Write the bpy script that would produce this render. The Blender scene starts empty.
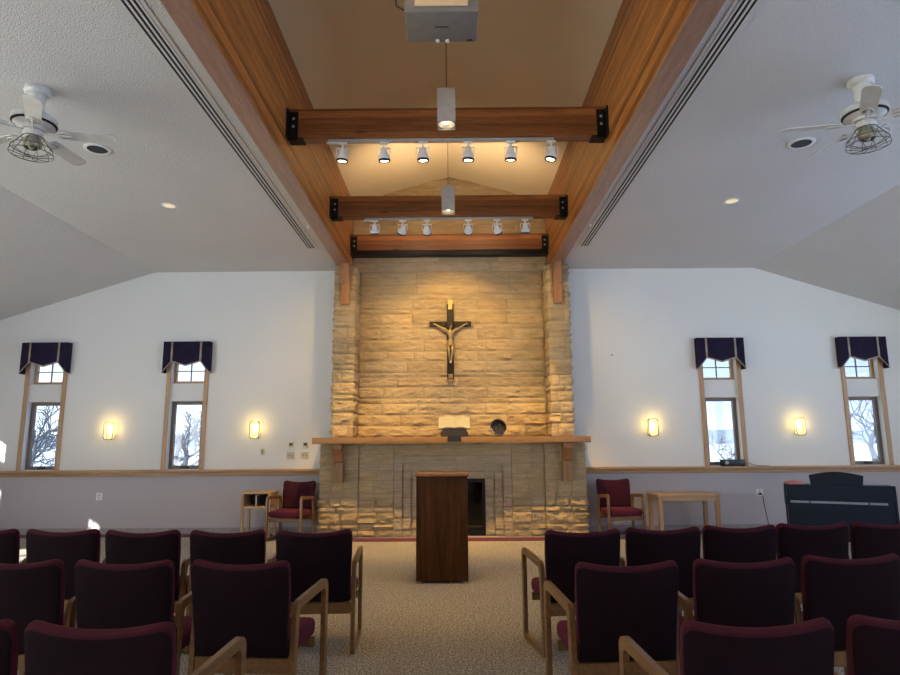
import bpy, bmesh, math, random
from mathutils import Vector, Matrix, noise
PI = math.pi
R = math.radians
scene = bpy.context.scene
COL = scene.collection
H_EYE = 1.55

# ------------------------------------------------------------------ materials
class N:
    def __init__(self, name):
        self.m = bpy.data.materials.new(name); self.m.use_nodes = True
        self.t = self.m.node_tree; self.t.nodes.clear()
        self.out = self.t.nodes.new('ShaderNodeOutputMaterial')
    def n(self, typ, **kw):
        x = self.t.nodes.new(typ)
        for k, v in kw.items():
            if k in x.inputs.keys() and not hasattr(x, k): x.inputs[k].default_value = v
            else: setattr(x, k, v)
        return x
    def l(self, a, b): self.t.links.new(a, b)
    def coords(self, scale=(1, 1, 1), kind='Object'):
        tc = self.n('ShaderNodeTexCoord'); mp = self.n('ShaderNodeMapping')
        mp.inputs['Scale'].default_value = scale
        self.l(tc.outputs[kind], mp.inputs['Vector']); return mp.outputs['Vector']
    def noise(self, vec, scale, detail=3, rough=.55):
        x = self.n('ShaderNodeTexNoise'); x.inputs['Scale'].default_value = scale
        x.inputs['Detail'].default_value = detail; x.inputs['Roughness'].default_value = rough
        self.l(vec, x.inputs['Vector']); return x.outputs['Fac']
    def ramp(self, fac, stops):
        x = self.n('ShaderNodeValToRGB'); cr = x.color_ramp
        while len(cr.elements) < len(stops): cr.elements.new(.5)
        for e, (p, c) in zip(cr.elements, stops):
            e.position = p; e.color = (c[0], c[1], c[2], 1)
        self.l(fac, x.inputs['Fac']); return x.outputs['Color']
    def mix(self, a, b, fac, mode='MIX'):
        x = self.n('ShaderNodeMix', data_type='RGBA', blend_type=mode)
        if isinstance(fac, (int, float)): x.inputs[0].default_value = fac
        else: self.l(fac, x.inputs[0])
        for s, v in ((6, a), (7, b)):
            if isinstance(v, (tuple, list)): x.inputs[s].default_value = (v[0], v[1], v[2], 1)
            else: self.l(v, x.inputs[s])
        return x.outputs[2]
    def bump(self, h, strength=.3, dist=.01):
        x = self.n('ShaderNodeBump'); x.inputs['Strength'].default_value = strength
        x.inputs['Distance'].default_value = dist; self.l(h, x.inputs['Height']); return x.outputs['Normal']
    def bsdf(self, color, rough=.6, metal=0, normal=None, sheen=0, spec=.5, sheen_tint=None):
        b = self.n('ShaderNodeBsdfPrincipled')
        if isinstance(color, (tuple, list)): b.inputs['Base Color'].default_value = (color[0], color[1], color[2], 1)
        else: self.l(color, b.inputs['Base Color'])
        if isinstance(rough, (int, float)): b.inputs['Roughness'].default_value = rough
        else: self.l(rough, b.inputs['Roughness'])
        b.inputs['Metallic'].default_value = metal
        b.inputs['Specular IOR Level'].default_value = spec
        if sheen:
            b.inputs['Sheen Weight'].default_value = sheen; b.inputs['Sheen Roughness'].default_value = .4
            if sheen_tint: b.inputs['Sheen Tint'].default_value = (*sheen_tint, 1)
        if normal is not None: self.l(normal, b.inputs['Normal'])
        self.l(b.outputs[0], self.out.inputs['Surface']); return b

M = {}
def plain(name, color, rough=.5, metal=0, spec=.5, var=.08, vs=14):
    k = N(name); v = k.coords()
    f = k.noise(v, vs, 3)
    c = k.ramp(f, [(.3, tuple(x * (1 - var) for x in color)), (.7, tuple(min(1, x * (1 + var)) for x in color))])
    k.bsdf(c, rough, metal, spec=spec); M[name] = k.m
def paint(name, color, bump=.15, scale=220, speck=0):
    k = N(name); v = k.coords()
    f = k.noise(v, scale, 2); g = k.noise(v, .7, 2)
    c = k.ramp(g, [(.3, tuple(x * .975 for x in color)), (.7, tuple(min(1, x * 1.02) for x in color))])
    if speck:
        h = k.noise(v, 70, 3, .7); c = k.mix(c, k.ramp(h, [(.35, (1 - speck,) * 3), (.62, (1, 1, 1))]), 1.0, 'MULTIPLY')
    k.bsdf(c, .85, normal=k.bump(f, bump, .004 if not speck else .012), spec=.25); M[name] = k.m
def wood(name, dark, light, axis='Z', rough=.4, grain=1.0, lam=0, spec=.5, knots=False, lam_axis='Z'):
    """grain runs along axis; lam = thickness of glued layers"""
    k = N(name)
    s = {'X': (1.2, 22, 22), 'Y': (22, 1.2, 22), 'Z': (22, 22, 1.2)}[axis]
    v = k.coords(tuple(x * grain for x in s))
    f = k.noise(v, 1.0, 5, .65)
    v2 = k.coords(tuple(x * grain * 4 for x in s)); g = k.noise(v2, 1.0, 3)
    mid = tuple((a + b) / 2 for a, b in zip(dark, light))
    c = k.ramp(f, [(.25, dark), (.5, mid), (.75, light)])
    c = k.mix(c, k.ramp(g, [(.3, (.72, .68, .62)), (.65, (1, 1, 1))]), .55, 'MULTIPLY')
    if lam:
        v3 = k.coords(); sp = k.n('ShaderNodeSeparateXYZ'); k.l(v3, sp.inputs[0])
        dv = k.n('ShaderNodeMath', operation='DIVIDE'); k.l(sp.outputs[lam_axis], dv.inputs[0]); dv.inputs[1].default_value = lam
        fl = k.n('ShaderNodeMath', operation='FLOOR'); k.l(dv.outputs[0], fl.inputs[0])
        wn = k.n('ShaderNodeTexWhiteNoise', noise_dimensions='1D'); k.l(fl.outputs[0], wn.inputs['W'])
        c = k.mix(c, k.ramp(wn.outputs['Value'], [(0, (.62, .55, .50)), (.55, (.95, .93, .9)), (1, (1.3, 1.25, 1.15))]), 1.0, 'MULTIPLY')
        fr = k.n('ShaderNodeMath', operation='FRACT'); k.l(dv.outputs[0], fr.inputs[0])
        c = k.mix(c, k.ramp(fr.outputs[0], [(0, (.55, .5, .45)), (.045, (1, 1, 1)), (1, (1, 1, 1))]), 1.0, 'MULTIPLY')
    if knots:
        vk = k.coords({'X': (1.6, 7, 7), 'Y': (7, 1.6, 7), 'Z': (7, 7, 1.6)}[axis])
        vo = k.n('ShaderNodeTexVoronoi'); vo.inputs['Scale'].default_value = 1.0; k.l(vk, vo.inputs['Vector'])
        c = k.mix(c, k.ramp(vo.outputs['Distance'], [(.05, (.25, .16, .1)), (.16, (1, 1, 1))]), .8, 'MULTIPLY')
    k.bsdf(c, rough, normal=k.bump(f, .08, .003), spec=spec); M[name] = k.m

def stone(name, cols, rough=.9):
    k = N(name); v = k.coords()
    geo = k.n('ShaderNodeNewGeometry')
    c = k.ramp(geo.outputs['Random Per Island'], [(i / (len(cols) - 1), q) for i, q in enumerate(cols)])
    vs = k.coords((3, 3, 22)); f = k.noise(vs, 1.2, 4, .6)
    c = k.mix(c, k.ramp(f, [(.3, (.72, .68, .62)), (.7, (1.14, 1.1, 1.05))]), .75, 'MULTIPLY')
    g = k.noise(v, 38, 5, .72); vb = k.coords((1, 1, 2.2)); b_ = k.noise(vb, 11, 4, .6)
    ad = k.n('ShaderNodeMath', operation='MULTIPLY_ADD'); k.l(b_, ad.inputs[0]); ad.inputs[1].default_value = 1.6; k.l(g, ad.inputs[2])
    c = k.mix(c, k.ramp(g, [(.3, (.78, .76, .74)), (.6, (1.05, 1.05, 1.05))]), .5, 'MULTIPLY')
    k.bsdf(c, rough, normal=k.bump(ad.outputs[0], .9, .022), spec=.15); M[name] = k.m

def fabric(name, color, hi, sheen=.3, scale=350):
    k = N(name); v = k.coords(); f = k.noise(v, scale, 2); g = k.noise(v, 7, 3)
    c = k.mix(color, hi, k.ramp(g, [(.35, (0, 0, 0)), (.7, (1, 1, 1))]))
    k.bsdf(c, .9, normal=k.bump(f, .35, .002), sheen=sheen, sheen_tint=(.45, .09, .13), spec=.15); M[name] = k.m

def emit(name, color, strength):
    k = N(name); e = k.n('ShaderNodeEmission'); e.inputs[0].default_value = (*color, 1); e.inputs[1].default_value = strength
    k.l(e.outputs[0], k.out.inputs['Surface']); M[name] = k.m

def carpet(name, cols):
    k = N(name); v = k.coords()
    f = k.noise(v, 75, 2, .7); h = k.noise(v, 22, 3, .6); b = k.noise(v, 1.1, 2)
    c = k.ramp(f, [(.34, cols[0]), (.47, cols[1]), (.56, cols[2]), (.66, cols[3])])
    c = k.mix(c, k.ramp(h, [(.3, (.82, .82, .82)), (.7, (1.12, 1.12, 1.12))]), 1.0, 'MULTIPLY')
    c = k.mix(c, k.ramp(b, [(.3, (.93, .93, .93)), (.7, (1.05, 1.05, 1.05))]), 1.0, 'MULTIPLY')
    k.bsdf(c, .97, normal=k.bump(f, .6, .006), spec=.1, sheen=.1); M[name] = k.m

paint('wall_paint', (.71, .71, .685), .12)
paint('wainscot_paint', (.47, .435, .455), .12)
paint('ceiling_texture', (.635, .635, .63), .8, 70, .14)
paint('vent_white', (.58, .57, .56), .05)
paint('vault_paint', (.68, .59, .42), .25, 120)
wood('beam_wood', (.19, .068, .016), (.54, .225, .058), 'Y', .38, 1.0, .055)
wood('cross_wood', (.125, .042, .012), (.45, .178, .055), 'X', .42, 1.0, .082, knots=True)
wood('soffit_sheen_wood', (.25, .135, .09), (.40, .235, .165), 'Y', .35)  # paler tone stands for daylight reflected off the beam undersides
wood('corbel_wood', (.24, .10, .035), (.40, .19, .075), 'Z', .45)
wood('oak_x', (.34, .18, .075), (.56, .34, .165), 'X', .42)
wood('mantel_oak', (.20, .10, .036), (.34, .19, .075), 'X', .45, spec=.3)
wood('bracket_oak', (.21, .11, .045), (.34, .20, .085), 'Z', .45, spec=.3)
wood('oak_z', (.34, .19, .085), (.55, .34, .17), 'Z', .42)
wood('chair_oak', (.105, .050, .018), (.245, .128, .048), 'Y', .3, 1.4)
wood('table_oak', (.42, .24, .11), (.62, .40, .21), 'X', .42)
wood('walnut', (.018, .0065, .0025), (.10, .038, .013), 'Z', .55, .8, spec=.08)
wood('cherry_edge', (.16, .06, .022), (.30, .13, .05), 'X', .35)
wood('cross_dark', (.008, .006, .004), (.022, .015, .009), 'Z', .5, spec=.2)
wood('dark_wood', (.018, .010, .006), (.05, .03, .017), 'Z', .45)
stone('stone_rough', [(.42, .325, .19), (.48, .375, .225), (.37, .295, .185), (.52, .405, .24), (.44, .36, .24), (.49, .36, .205)])
stone('stone_smooth', [(.42, .34, .235), (.46, .38, .27), (.39, .33, .24), (.44, .35, .24)])
plain('mortar', (.30, .25, .18), .95, vs=40)
plain('steel_black', (.012, .012, .013), .45, .6)
plain('white_metal', (.72, .72, .70), .35)
plain('white_enamel', (.58, .57, .54), .4)
plain('grey_metal', (.42, .40, .38), .4, .3)
plain('projector_grey', (.20, .18, .16), .6, spec=.2)
plain('pendant_taupe', (.40, .36, .32), .6, spec=.2)
plain('projector_plate', (.60, .55, .45), .35, .5)
plain('black_plastic', (.012, .012, .014), .4)
plain('slot_dark', (.015, .014, .014), .9)
plain('speaker_dark', (.03, .035, .045), .8)
plain('brass', (.55, .38, .14), .35, .9)
plain('bronze', (.28, .20, .10), .45, .7)
plain('socket_grey', (.30, .28, .20), .3, .3)
plain('wire_grey', (.16, .15, .12), .4, .6)
plain('almond_plastic', (.52, .47, .34), .5)
plain('white_plastic', (.74, .73, .71), .5)
plain('sash_brown', (.16, .12, .10), .5)
plain('piano_black', (.012, .017, .030), .5, spec=.2)
plain('piano_strip', (.30, .33, .37), .4, .4)
plain('page_paper', (.34, .31, .25), .9)
plain('pink_cloth', (.62, .22, .19), .9, var=.3, vs=30)
plain('firebox_black', (.010, .009, .008), .8)
plain('clay_dark', (.030, .024, .020), .35)
plain('clay_rim', (.45, .40, .33), .5)
plain('snow', (.80, .82, .86), .9)
plain('bark', (.12, .12, .135), .95, vs=20)
plain('hill_blue', (.26, .31, .38), 1, var=.25, vs=.05)
plain('cord_black', (.02, .015, .012), .6)
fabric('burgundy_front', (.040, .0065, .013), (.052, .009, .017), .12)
fabric('burgundy', (.007, .0018, .0036), (.010, .0022, .0046), 0)  # same cloth darkened: the chair backs' lack of light put into colour
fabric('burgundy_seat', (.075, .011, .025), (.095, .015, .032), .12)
fabric('valance_cloth', (.014, .010, .028), (.022, .016, .042), .05)
fabric('gold_braid', (.27, .225, .17), (.38, .32, .25), .05, 500)
carpet('carpet_beige', [(.075, .062, .050), (.22, .19, .16), (.40, .355, .305), (.66, .61, .545)])
carpet('carpet_burgundy', [(.065, .006, .014), (.095, .010, .022), (.115, .013, .027), (.14, .018, .034)])
carpet('carpet_mauve', [(.26, .22, .22), (.33, .285, .285), (.38, .335, .33), (.45, .395, .385)])
emit('lamp_glow', (1.0, .80, .48), 14)
emit('recess_glow', (1.0, .80, .52), .9)
k = N('sconce_glow'); e = k.n('ShaderNodeEmission'); e.inputs[0].default_value = (1, .82, .38, 1); e.inputs[1].default_value = .55
a_ = k.n('ShaderNodeBsdfTransparent'); a_.inputs[0].default_value = (1, .93, .75, 1); ad_ = k.n('ShaderNodeAddShader')   # glowing see-through art glass
k.l(e.outputs[0], ad_.inputs[0]); k.l(a_.outputs[0], ad_.inputs[1]); k.l(ad_.outputs[0], k.out.inputs['Surface']); M['sconce_glow'] = k.m
def glass(name, tint, refl=.06):
    k = N(name); a = k.n('ShaderNodeBsdfTransparent'); a.inputs[0].default_value = (*tint, 1)
    g = k.n('ShaderNodeBsdfGlossy'); g.inputs['Roughness'].default_value = .03
    mx = k.n('ShaderNodeMixShader'); mx.inputs[0].default_value = refl
    k.l(a.outputs[0], mx.inputs[1]); k.l(g.outputs[0], mx.inputs[2]); k.l(mx.outputs[0], k.out.inputs['Surface'])
    M[name] = k.m
glass('window_glass', (.93, .96, .98))
glass('dimmed_glass', (.40, .44, .48))   # grey tint added to the pane to dim the bright view outdoors
glass('fire_glass', (.25, .25, .26), .04)

# ------------------------------------------------------------------ mesh builder
class MB:
    def __init__(self): self.bm = bmesh.new(); self.slot = 0
    def _f(self, vs):
        try:
            f = self.bm.faces.new(vs); f.material_index = self.slot; return f
        except ValueError: return None
    def box(self, x0, x1, y0, y1, z0, z1, bev=0, seg=1, mat=None):
        x0, x1 = sorted((x0, x1)); y0, y1 = sorted((y0, y1)); z0, z1 = sorted((z0, z1))
        b = bmesh.new() if bev else self.bm
        P = [(x, y, z) for z in (z0, z1) for y in (y0, y1) for x in (x0, x1)]
        vs = [b.verts.new(p) for p in P]
        fs = []
        for q in ((0, 2, 3, 1), (4, 5, 7, 6), (0, 1, 5, 4), (2, 6, 7, 3), (0, 4, 6, 2), (1, 3, 7, 5)):
            f = b.faces.new([vs[i] for i in q]); f.material_index = self.slot; fs.append(f)
        if bev:
            bmesh.ops.bevel(b, geom=list(b.edges), offset=bev, segments=seg, affect='EDGES', profile=.5)
            if mat is not None: bmesh.ops.transform(b, matrix=mat, verts=b.verts)
            self.absorb(b)
        elif mat is not None:
            for v in vs: v.co = mat @ v.co
        return self
    def absorb(self, b):
        mp = {v: self.bm.verts.new(v.co) for v in b.verts}
        for f in b.faces:
            self._f([mp[v] for v in f.verts])
        b.free()
    def prism(self, poly, axis, a0, a1, mat=None):
        """poly: 2D points; axis X->(y,z), Y->(x,z), Z->(x,y)"""
        def p(q, a):
            v = {'X': (a, q[0], q[1]), 'Y': (q[0], a, q[1]), 'Z': (q[0], q[1], a)}[axis]
            return mat @ Vector(v) if mat is not None else v
        A = [self.bm.verts.new(p(q, a0)) for q in poly]; B = [self.bm.verts.new(p(q, a1)) for q in poly]
        n = len(poly); self._f(A[::-1]); self._f(B)
        for i in range(n): self._f([A[i], A[(i + 1) % n], B[(i + 1) % n], B[i]])
        return self
    def ringprism(self, outer, inner, axis, a0, a1):
        def p(q, a): return {'X': (a, q[0], q[1]), 'Y': (q[0], a, q[1]), 'Z': (q[0], q[1], a)}[axis]
        n = len(outer)
        L = [[self.bm.verts.new(p(q, a)) for q in ring] for ring in (outer, inner) for a in (a0, a1)]
        oa, ob, ia, ib = L
        for i in range(n):
            j = (i + 1) % n
            self._f([oa[i], oa[j], ob[j], ob[i]]); self._f([ib[i], ib[j], ia[j], ia[i]])
            self._f([ia[i], ia[j], oa[j], oa[i]]); self._f([ob[i], ob[j], ib[j], ib[i]])
        return self
    def lathe(self, prof, n=24, mat=None, caps=True):
        """prof: list of (r, z)"""
        rings = []
        for r, z in prof:
            ring = []
            for i in range(n):
                a = 2 * PI * i / n; c = Vector((max(r, 1e-4) * math.cos(a), max(r, 1e-4) * math.sin(a), z))
                ring.append(self.bm.verts.new(mat @ c if mat is not None else c))
            rings.append(ring)
        for A, B in zip(rings, rings[1:]):
            for i in range(n):
                j = (i + 1) % n; self._f([A[i], A[j], B[j], B[i]])
        if caps: self._f(rings[0][::-1]); self._f(rings[-1])
        return self
    def tube(self, pts, r, n=8, r1=None, caps=True):
        pts = [Vector(p) for p in pts]; rings = []; m = len(pts)
        up = Vector((0, 0, 1))
        for i, p in enumerate(pts):
            d = (pts[min(i + 1, m - 1)] - pts[max(i - 1, 0)]).normalized()
            if i == 0:
                a = d.orthogonal().normalized()
            else:
                a = (a - d * a.dot(d))
                a = a.normalized() if a.length > 1e-6 else d.orthogonal().normalized()
            b = d.cross(a)
            rr = r if r1 is None else r + (r1 - r) * i / (m - 1)
            rings.append([self.bm.verts.new(p + rr * (math.cos(2 * PI * k / n) * a + math.sin(2 * PI * k / n) * b)) for k in range(n)])
        for A, B in zip(rings, rings[1:]):
            for i in range(n):
                j = (i + 1) % n; self._f([A[i], A[j], B[j], B[i]])
        if caps: self._f(rings[0][::-1]); self._f(rings[-1])
        return self
    def build(self, name, mats, parent=None, smooth=False, loc=None, angle=40):
        me = bpy.data.meshes.new(name)
        bmesh.ops.recalc_face_normals(self.bm, faces=self.bm.faces)
        self.bm.to_mesh(me); self.bm.free()
        for m in (mats if isinstance(mats, (list, tuple)) else [mats]): me.materials.append(M[m])
        if smooth:
            me.shade_smooth()
            try: me.set_sharp_from_angle(angle=R(angle))
            except Exception: pass
        o = bpy.data.objects.new(name, me); COL.objects.link(o)
        if parent is not None: o.parent = parent
        if loc is not None: o.location = loc
        return o

def tag(o, label, cat, group=None, kind=None):
    o['label'] = label; o['category'] = cat
    if group: o['group'] = group
    if kind: o['kind'] = kind
    return o
def thing(name, label, cat, loc=(0, 0, 0), rz=0, group=None, kind=None):
    o = bpy.data.objects.new(name, None); COL.objects.link(o)
    o.empty_display_size = .1; o.location = loc; o.rotation_euler = (0, 0, rz)
    return tag(o, label, cat, group, kind)
def dup(root, loc, rz, label, group=None):
    def cp(o, par):
        c = o.copy(); COL.objects.link(c)
        if par is not None: c.parent = par
        for ch in [q for q in list(bpy.data.objects) if q.parent == o]: cp(ch, c)
        return c
    r = cp(root, None)
    r.location = loc; r.rotation_euler = (0, 0, rz); r['label'] = label
    if group: r['group'] = group
    return r
def T(x=0, y=0, z=0): return Matrix.Translation((x, y, z))
def RX(a): return Matrix.Rotation(R(a), 4, 'X')
def RY(a): return Matrix.Rotation(R(a), 4, 'Y')
def RZ(a): return Matrix.Rotation(R(a), 4, 'Z')

# ------------------------------------------------------------------ room dimensions
YW = 11.0; YB = -6.0; XL = -9.5; XR = 9.5
ZF = 4.6; XFOLD_L = -5.41; XFOLD_R = 5.47; SL = .3175
BL0, BL1 = -2.0, -1.80          # left nave beam, outer/inner face
BR0, BR1 = 1.92, 1.72
ZB0, ZB1 = 4.55, 5.86            # beam bottom / top
XC = -.03; ZAP = 6.37

def wall(name, label, mapper, u0, u1, z0, z1, th, holes, mats, zsplit=1.0, extra_cuts=()):
    us = sorted({u0, u1, *[h[0] for h in holes], *[h[1] for h in holes]})
    zs = sorted({z0, z1, zsplit, *[h[2] for h in holes], *[h[3] for h in holes]})
    mb = MB(); bm = mb.bm; V = {}
    def v(u, d, z):
        k = (round(u, 4), round(d, 4), round(z, 4))
        if k not in V: V[k] = bm.verts.new(mapper(u, d, z))
        return V[k]
    nu, nz = len(us) - 1, len(zs) - 1
    def solid(i, j):
        if not (0 <= i < nu and 0 <= j < nz): return False
        uc, zc = (us[i] + us[i + 1]) / 2, (zs[j] + zs[j + 1]) / 2
        return not any(h[0] < uc < h[1] and h[2] < zc < h[3] for h in holes)
    for i in range(nu):
        for j in range(nz):
            if not solid(i, j): continue
            a, b, c, d = us[i], us[i + 1], zs[j], zs[j + 1]
            mb.slot = 1 if d <= zsplit + 1e-6 and len(mats) > 1 else 0
            mb._f([v(a, 0, c), v(b, 0, c), v(b, 0, d), v(a, 0, d)])
            mb._f([v(a, th, c), v(a, th, d), v(b, th, d), v(b, th, c)])
            if not solid(i - 1, j): mb._f([v(a, 0, c), v(a, 0, d), v(a, th, d), v(a, th, c)])
            if not solid(i + 1, j): mb._f([v(b, 0, c), v(b, th, c), v(b, th, d), v(b, 0, d)])
            if not solid(i, j - 1): mb._f([v(a, 0, c), v(a, th, c), v(b, th, c), v(b, 0, c)])
            if not solid(i, j + 1): mb._f([v(a, 0, d), v(b, 0, d), v(b, th, d), v(a, th, d)])
    o = mb.build(name, mats)
    return tag(o, label, 'wall', kind='structure')

# window positions
FW = [-7.20, -4.69, 4.715, 7.215]                     # front wall
LW = [8.55, 6.05]                                   # left side wall, narrow (y)
WIDE_L = [(2.7, 5.1), (-.3, 2.2), (-3.0, -.5), (-5.7, -3.2)]   # side walls, wide (y range)
WIDE_R = [(5.8, 8.2)] + WIDE_L
WH, WZ0, WZ1 = .295, 1.08, 3.02; WW = .6
RWIN = [(-5.0, -3.4), (3.4, 5.0)]                    # rear wall
wall('wall_front', 'white front wall with mauve lower band, four narrow windows', lambda u, d, z: (u, YW + d, z), XL - .2, XR + .2, -.1, 6.7, .22,
     [(c - WH, c + WH, WZ0, WZ1) for c in FW], ['wall_paint', 'wainscot_paint'])
wall('wall_left', 'white left side wall with narrow windows', lambda u, d, z: (XL - d, u, z), YB, YW, -.1, 3.6, .22,
     [(c - WH, c + WH, WZ0, WZ1) for c in LW] + [(a, b, WW, 3.1) for a, b in WIDE_L], ['wall_paint', 'wainscot_paint'])
wall('wall_right', 'white right side wall with narrow windows', lambda u, d, z: (XR + d, u, z), YB, YW, -.1, 3.6, .22,
     [(a, b, WW, 3.1) for a, b in WIDE_R], ['wall_paint', 'wainscot_paint'])
wall('wall_rear', 'white rear wall of the chapel', lambda u, d, z: (u, YB - d, z), XL - .2, XR + .2, -.1, 6.7, .22,
     [(a, b, WW, 3.1) for a, b in RWIN], ['wall_paint', 'wainscot_paint'])

mb = MB(); mb.box(XL - .2, XR + .2, YB - .2, YW + .2, -.1, 0)
tag(mb.build('floor', 'carpet_beige'), 'beige speckled carpet floor of the chapel', 'floor', kind='structure')

# burgundy carpet border that follows the walls and the hearth
mb = MB(); bz = .004
path = [(XL, YW), (-2.24, YW), (-2.24, 10.5), (2.22, 10.5), (2.22, YW), (XR, YW)]
for a, b, c, d in ((XL, -2.58, YW - .36, YW), (-2.58, 2.56, 10.06, 10.40), (2.56, XR, YW - .36, YW), (-2.58, -2.2, 10.40, YW), (2.18, 2.56, 10.40, YW)):
    mb.box(a, b, c, d, .0005, bz)
tag(mb.build('trim_1', 'carpet_burgundy'), 'burgundy carpet border strip along front wall and hearth', 'carpet border', kind='structure')

# ceilings
mb = MB(); t = .12
def slab(pts):
    up = [(x, z + t) for x, z in pts]
    mb.prism(pts + up[::-1], 'Y', YB - .1, YW + .1)
zl = ZF - SL * (XFOLD_L - (XL - .2)); zr = ZF - SL * (XR + .2 - XFOLD_R)
slab([(XL - .2, zl), (XFOLD_L, ZF), (BL0 - .001, ZF)])
tag(mb.build('ceiling_left', 'ceiling_texture'), 'white textured ceiling left of the beams, flat then sloping outward', 'ceiling', kind='structure')
mb = MB(); slab([(BR0 + .001, ZF), (XFOLD_R, ZF), (XR + .2, zr)])
tag(mb.build('ceiling_right', 'ceiling_texture'), 'white textured ceiling right of the beams, flat then sloping outward', 'ceiling', kind='structure')
mb = MB(); slab([(BL0 - .1, ZB1 + .001), (BL1, ZB1 + .001), (XC, ZAP), (BR1, ZB1 + .001), (BR0 + .1, ZB1 + .001)])
tag(mb.build('ceiling_vault', 'vault_paint'), 'tan painted ridged ceiling above the wooden beams', 'ceiling', kind='structure')

# baseboards and chair rails
for nm, a, b, lab in (('baseboard_front', XL, -2.21, 'mauve carpet baseboard left of fireplace'), ('baseboard_front_right', 2.19, XR, 'mauve carpet baseboard right of fireplace')):
    mb = MB(); mb.box(a, b, YW - .012, YW, .005, .105)
    tag(mb.build(nm, 'carpet_mauve'), lab, 'baseboard', kind='structure')
for nm, a, b, lab in (('trim_2', XL, -2.21, 'oak chair rail under the windows left of fireplace'), ('trim_3', 2.19, XR, 'oak chair rail under the windows right of fireplace')):
    mb = MB(); mb.box(a, b, YW - .15, YW, 1.035, 1.075, .008, 2); mb.box(a, b, YW - .035, YW, .965, 1.035, .005)
    tag(mb.build(nm, 'oak_x', smooth=True), lab, 'chair rail', kind='structure')
for nm, x, s, lab in (('trim_4', XL, 1, 'oak chair rail along the left side wall'), ('trim_5', XR, -1, 'oak chair rail along the right side wall')):
    mb = MB(); mb.box(x, x + s * .1, YB, YW - .15, 1.035, 1.075, .008, 2); mb.box(x, x + s * .035, YB, YW - .15, .965, 1.035)
    tag(mb.build(nm, 'oak_z'), lab, 'chair rail', kind='structure')

# ------------------------------------------------------------------ windows
wn = 0
def make_window(loc, rz, label, gm='window_glass'):
    """local x along wall, y outward, z up (origin on inner wall face at floor)"""
    global wn; wn += 1
    t = thing('window_%d' % wn, label, 'window', loc, rz, kind='structure')
    for s in (-1, 1):
        mb = MB(); mb.box(s * WH, s * (WH + .075), -.022, 0, 1.077, 3.1, .004); mb.build('casing', 'oak_z', t)
    mb = MB(); mb.box(-WH, WH, .03, .19, 2.26, 2.57); mb.build('panel', 'wall_paint', t)
    mb = MB()
    def fr(x0, x1, z0, z1, w, y0, y1):
        mb.box(x0, x0 + w, y0, y1, z0, z1); mb.box(x1 - w, x1, y0, y1, z0, z1)
        mb.box(x0 + w, x1 - w, y0, y1, z0, z0 + w); mb.box(x0 + w, x1 - w, y0, y1, z1 - w, z1)
    fr(-WH + .002, WH - .002, 1.082, 2.258, .06, .11, .17)
    mb.build('sash', 'sash_brown', t)
    mb = MB(); mb.box(-.07, .07, .085, .11, 1.10, 1.125, .004); mb.box(-.03, .03, .07, .09, 1.105, 1.12, .003); mb.build('crank_handle', 'steel_black', t)
    mb = MB(); fr(-WH + .002, WH - .002, 2.572, 3.018, .045, .11, .17); mb.build('upper_sash', 'oak_z', t)
    mb = MB(); mb.box(-.009, .009, .13, .15, 2.617, 2.973); mb.box(-WH + .047, WH - .047, .131, .149, 2.79, 2.807); mb.build('muntin', 'sash_brown', t)
    mb = MB(); mb.box(-WH + .06, WH - .06, .138, .142, 1.142, 2.198); mb.build('pane', gm, t)
    mb = MB(); mb.box(-WH + .045, WH - .045, .1385, .1415, 2.617, 2.973); mb.build('pane', gm, t)
    return t
for x, lab in zip(FW, ('leftmost narrow window in the front wall, oak casing', 'narrow window between the sconces left of fireplace, oak casing',
                       'narrow window above the small black device, right of fireplace', 'narrow window in the front wall behind the piano')):
    make_window((x, YW, 0), 0, lab, 'dimmed_glass')
for y in LW: make_window((XL, y, 0), R(90), 'narrow window in the left side wall')
for sx, nm_ in ((-1, 'left side'), (1, 'right side'), (0, 'rear')):
    for a, b in ({-1: WIDE_L, 1: WIDE_R, 0: RWIN}[sx]):
        c_ = (a + b) / 2
        wn += 1; t = thing('window_%d' % wn, 'wide window in the %s wall' % nm_, 'window', {-1: (XL, c_, 0), 1: (XR, c_, 0), 0: (c_, YB, 0)}[sx], {-1: R(90), 1: R(-90), 0: R(180)}[sx], kind='structure')
        w = (b - a) / 2; mb = MB()
        for x0, x1 in ((-w, -w + .06), (w - .06, w), (-.03, .03)): mb.box(x0, x1, .06, .14, WW, 3.1)
        mb.box(-w, w, .061, .139, WW, WW + .06); mb.box(-w, w, .061, .139, 3.04, 3.1); mb.build('frame', 'oak_x', t)
        mb = MB(); mb.box(-w + .06, w - .06, .098, .102, WW + .06, 3.04); mb.build('pane', 'window_glass', t)

# ------------------------------------------------------------------ valances
def make_valance(loc, rz, label):
    t = thing('window_valance', label, 'valance', loc, rz, 'dark valances over the windows')
    w, d, zt = .41, .13, 3.30
    prof = [(-w, 2.75), (-.255, 2.94), (0, 2.865), (.255, 2.94), (w, 2.75)]
    mb = MB()
    mb.prism([(-w, zt)] + prof + [(w, zt)], 'Y', -d, -d + .018)
    for s in (-1, 1): mb.prism([(-d + .018, zt), (-d + .018, 2.75), (0, 2.75), (0, zt)], 'X', s * w, s * (w - .018))
    mb.box(-w + .018, w - .018, -d + .018, 0, zt - .018, zt)
    mb.build('fabric', 'valance_cloth', t)
    mb = MB()
    for (x0, z0), (x1, z1) in zip(prof, prof[1:]):
        mb.prism([(x0, z0 - .005), (x1, z1 - .005), (x1, z1 + .022), (x0, z0 + .022)], 'Y', -d - .006, -d - .0005)
    for s in (-1, 1):
        mb.box(s * .255 - .016, s * .255 + .016, -d - .008, -d - .0005, 2.94, zt)
        mb.box(s * w, s * (w + .006), -d, -.002, 2.745, 2.772)
    mb.build('gold_trim', 'gold_braid', t)
    return t
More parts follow.
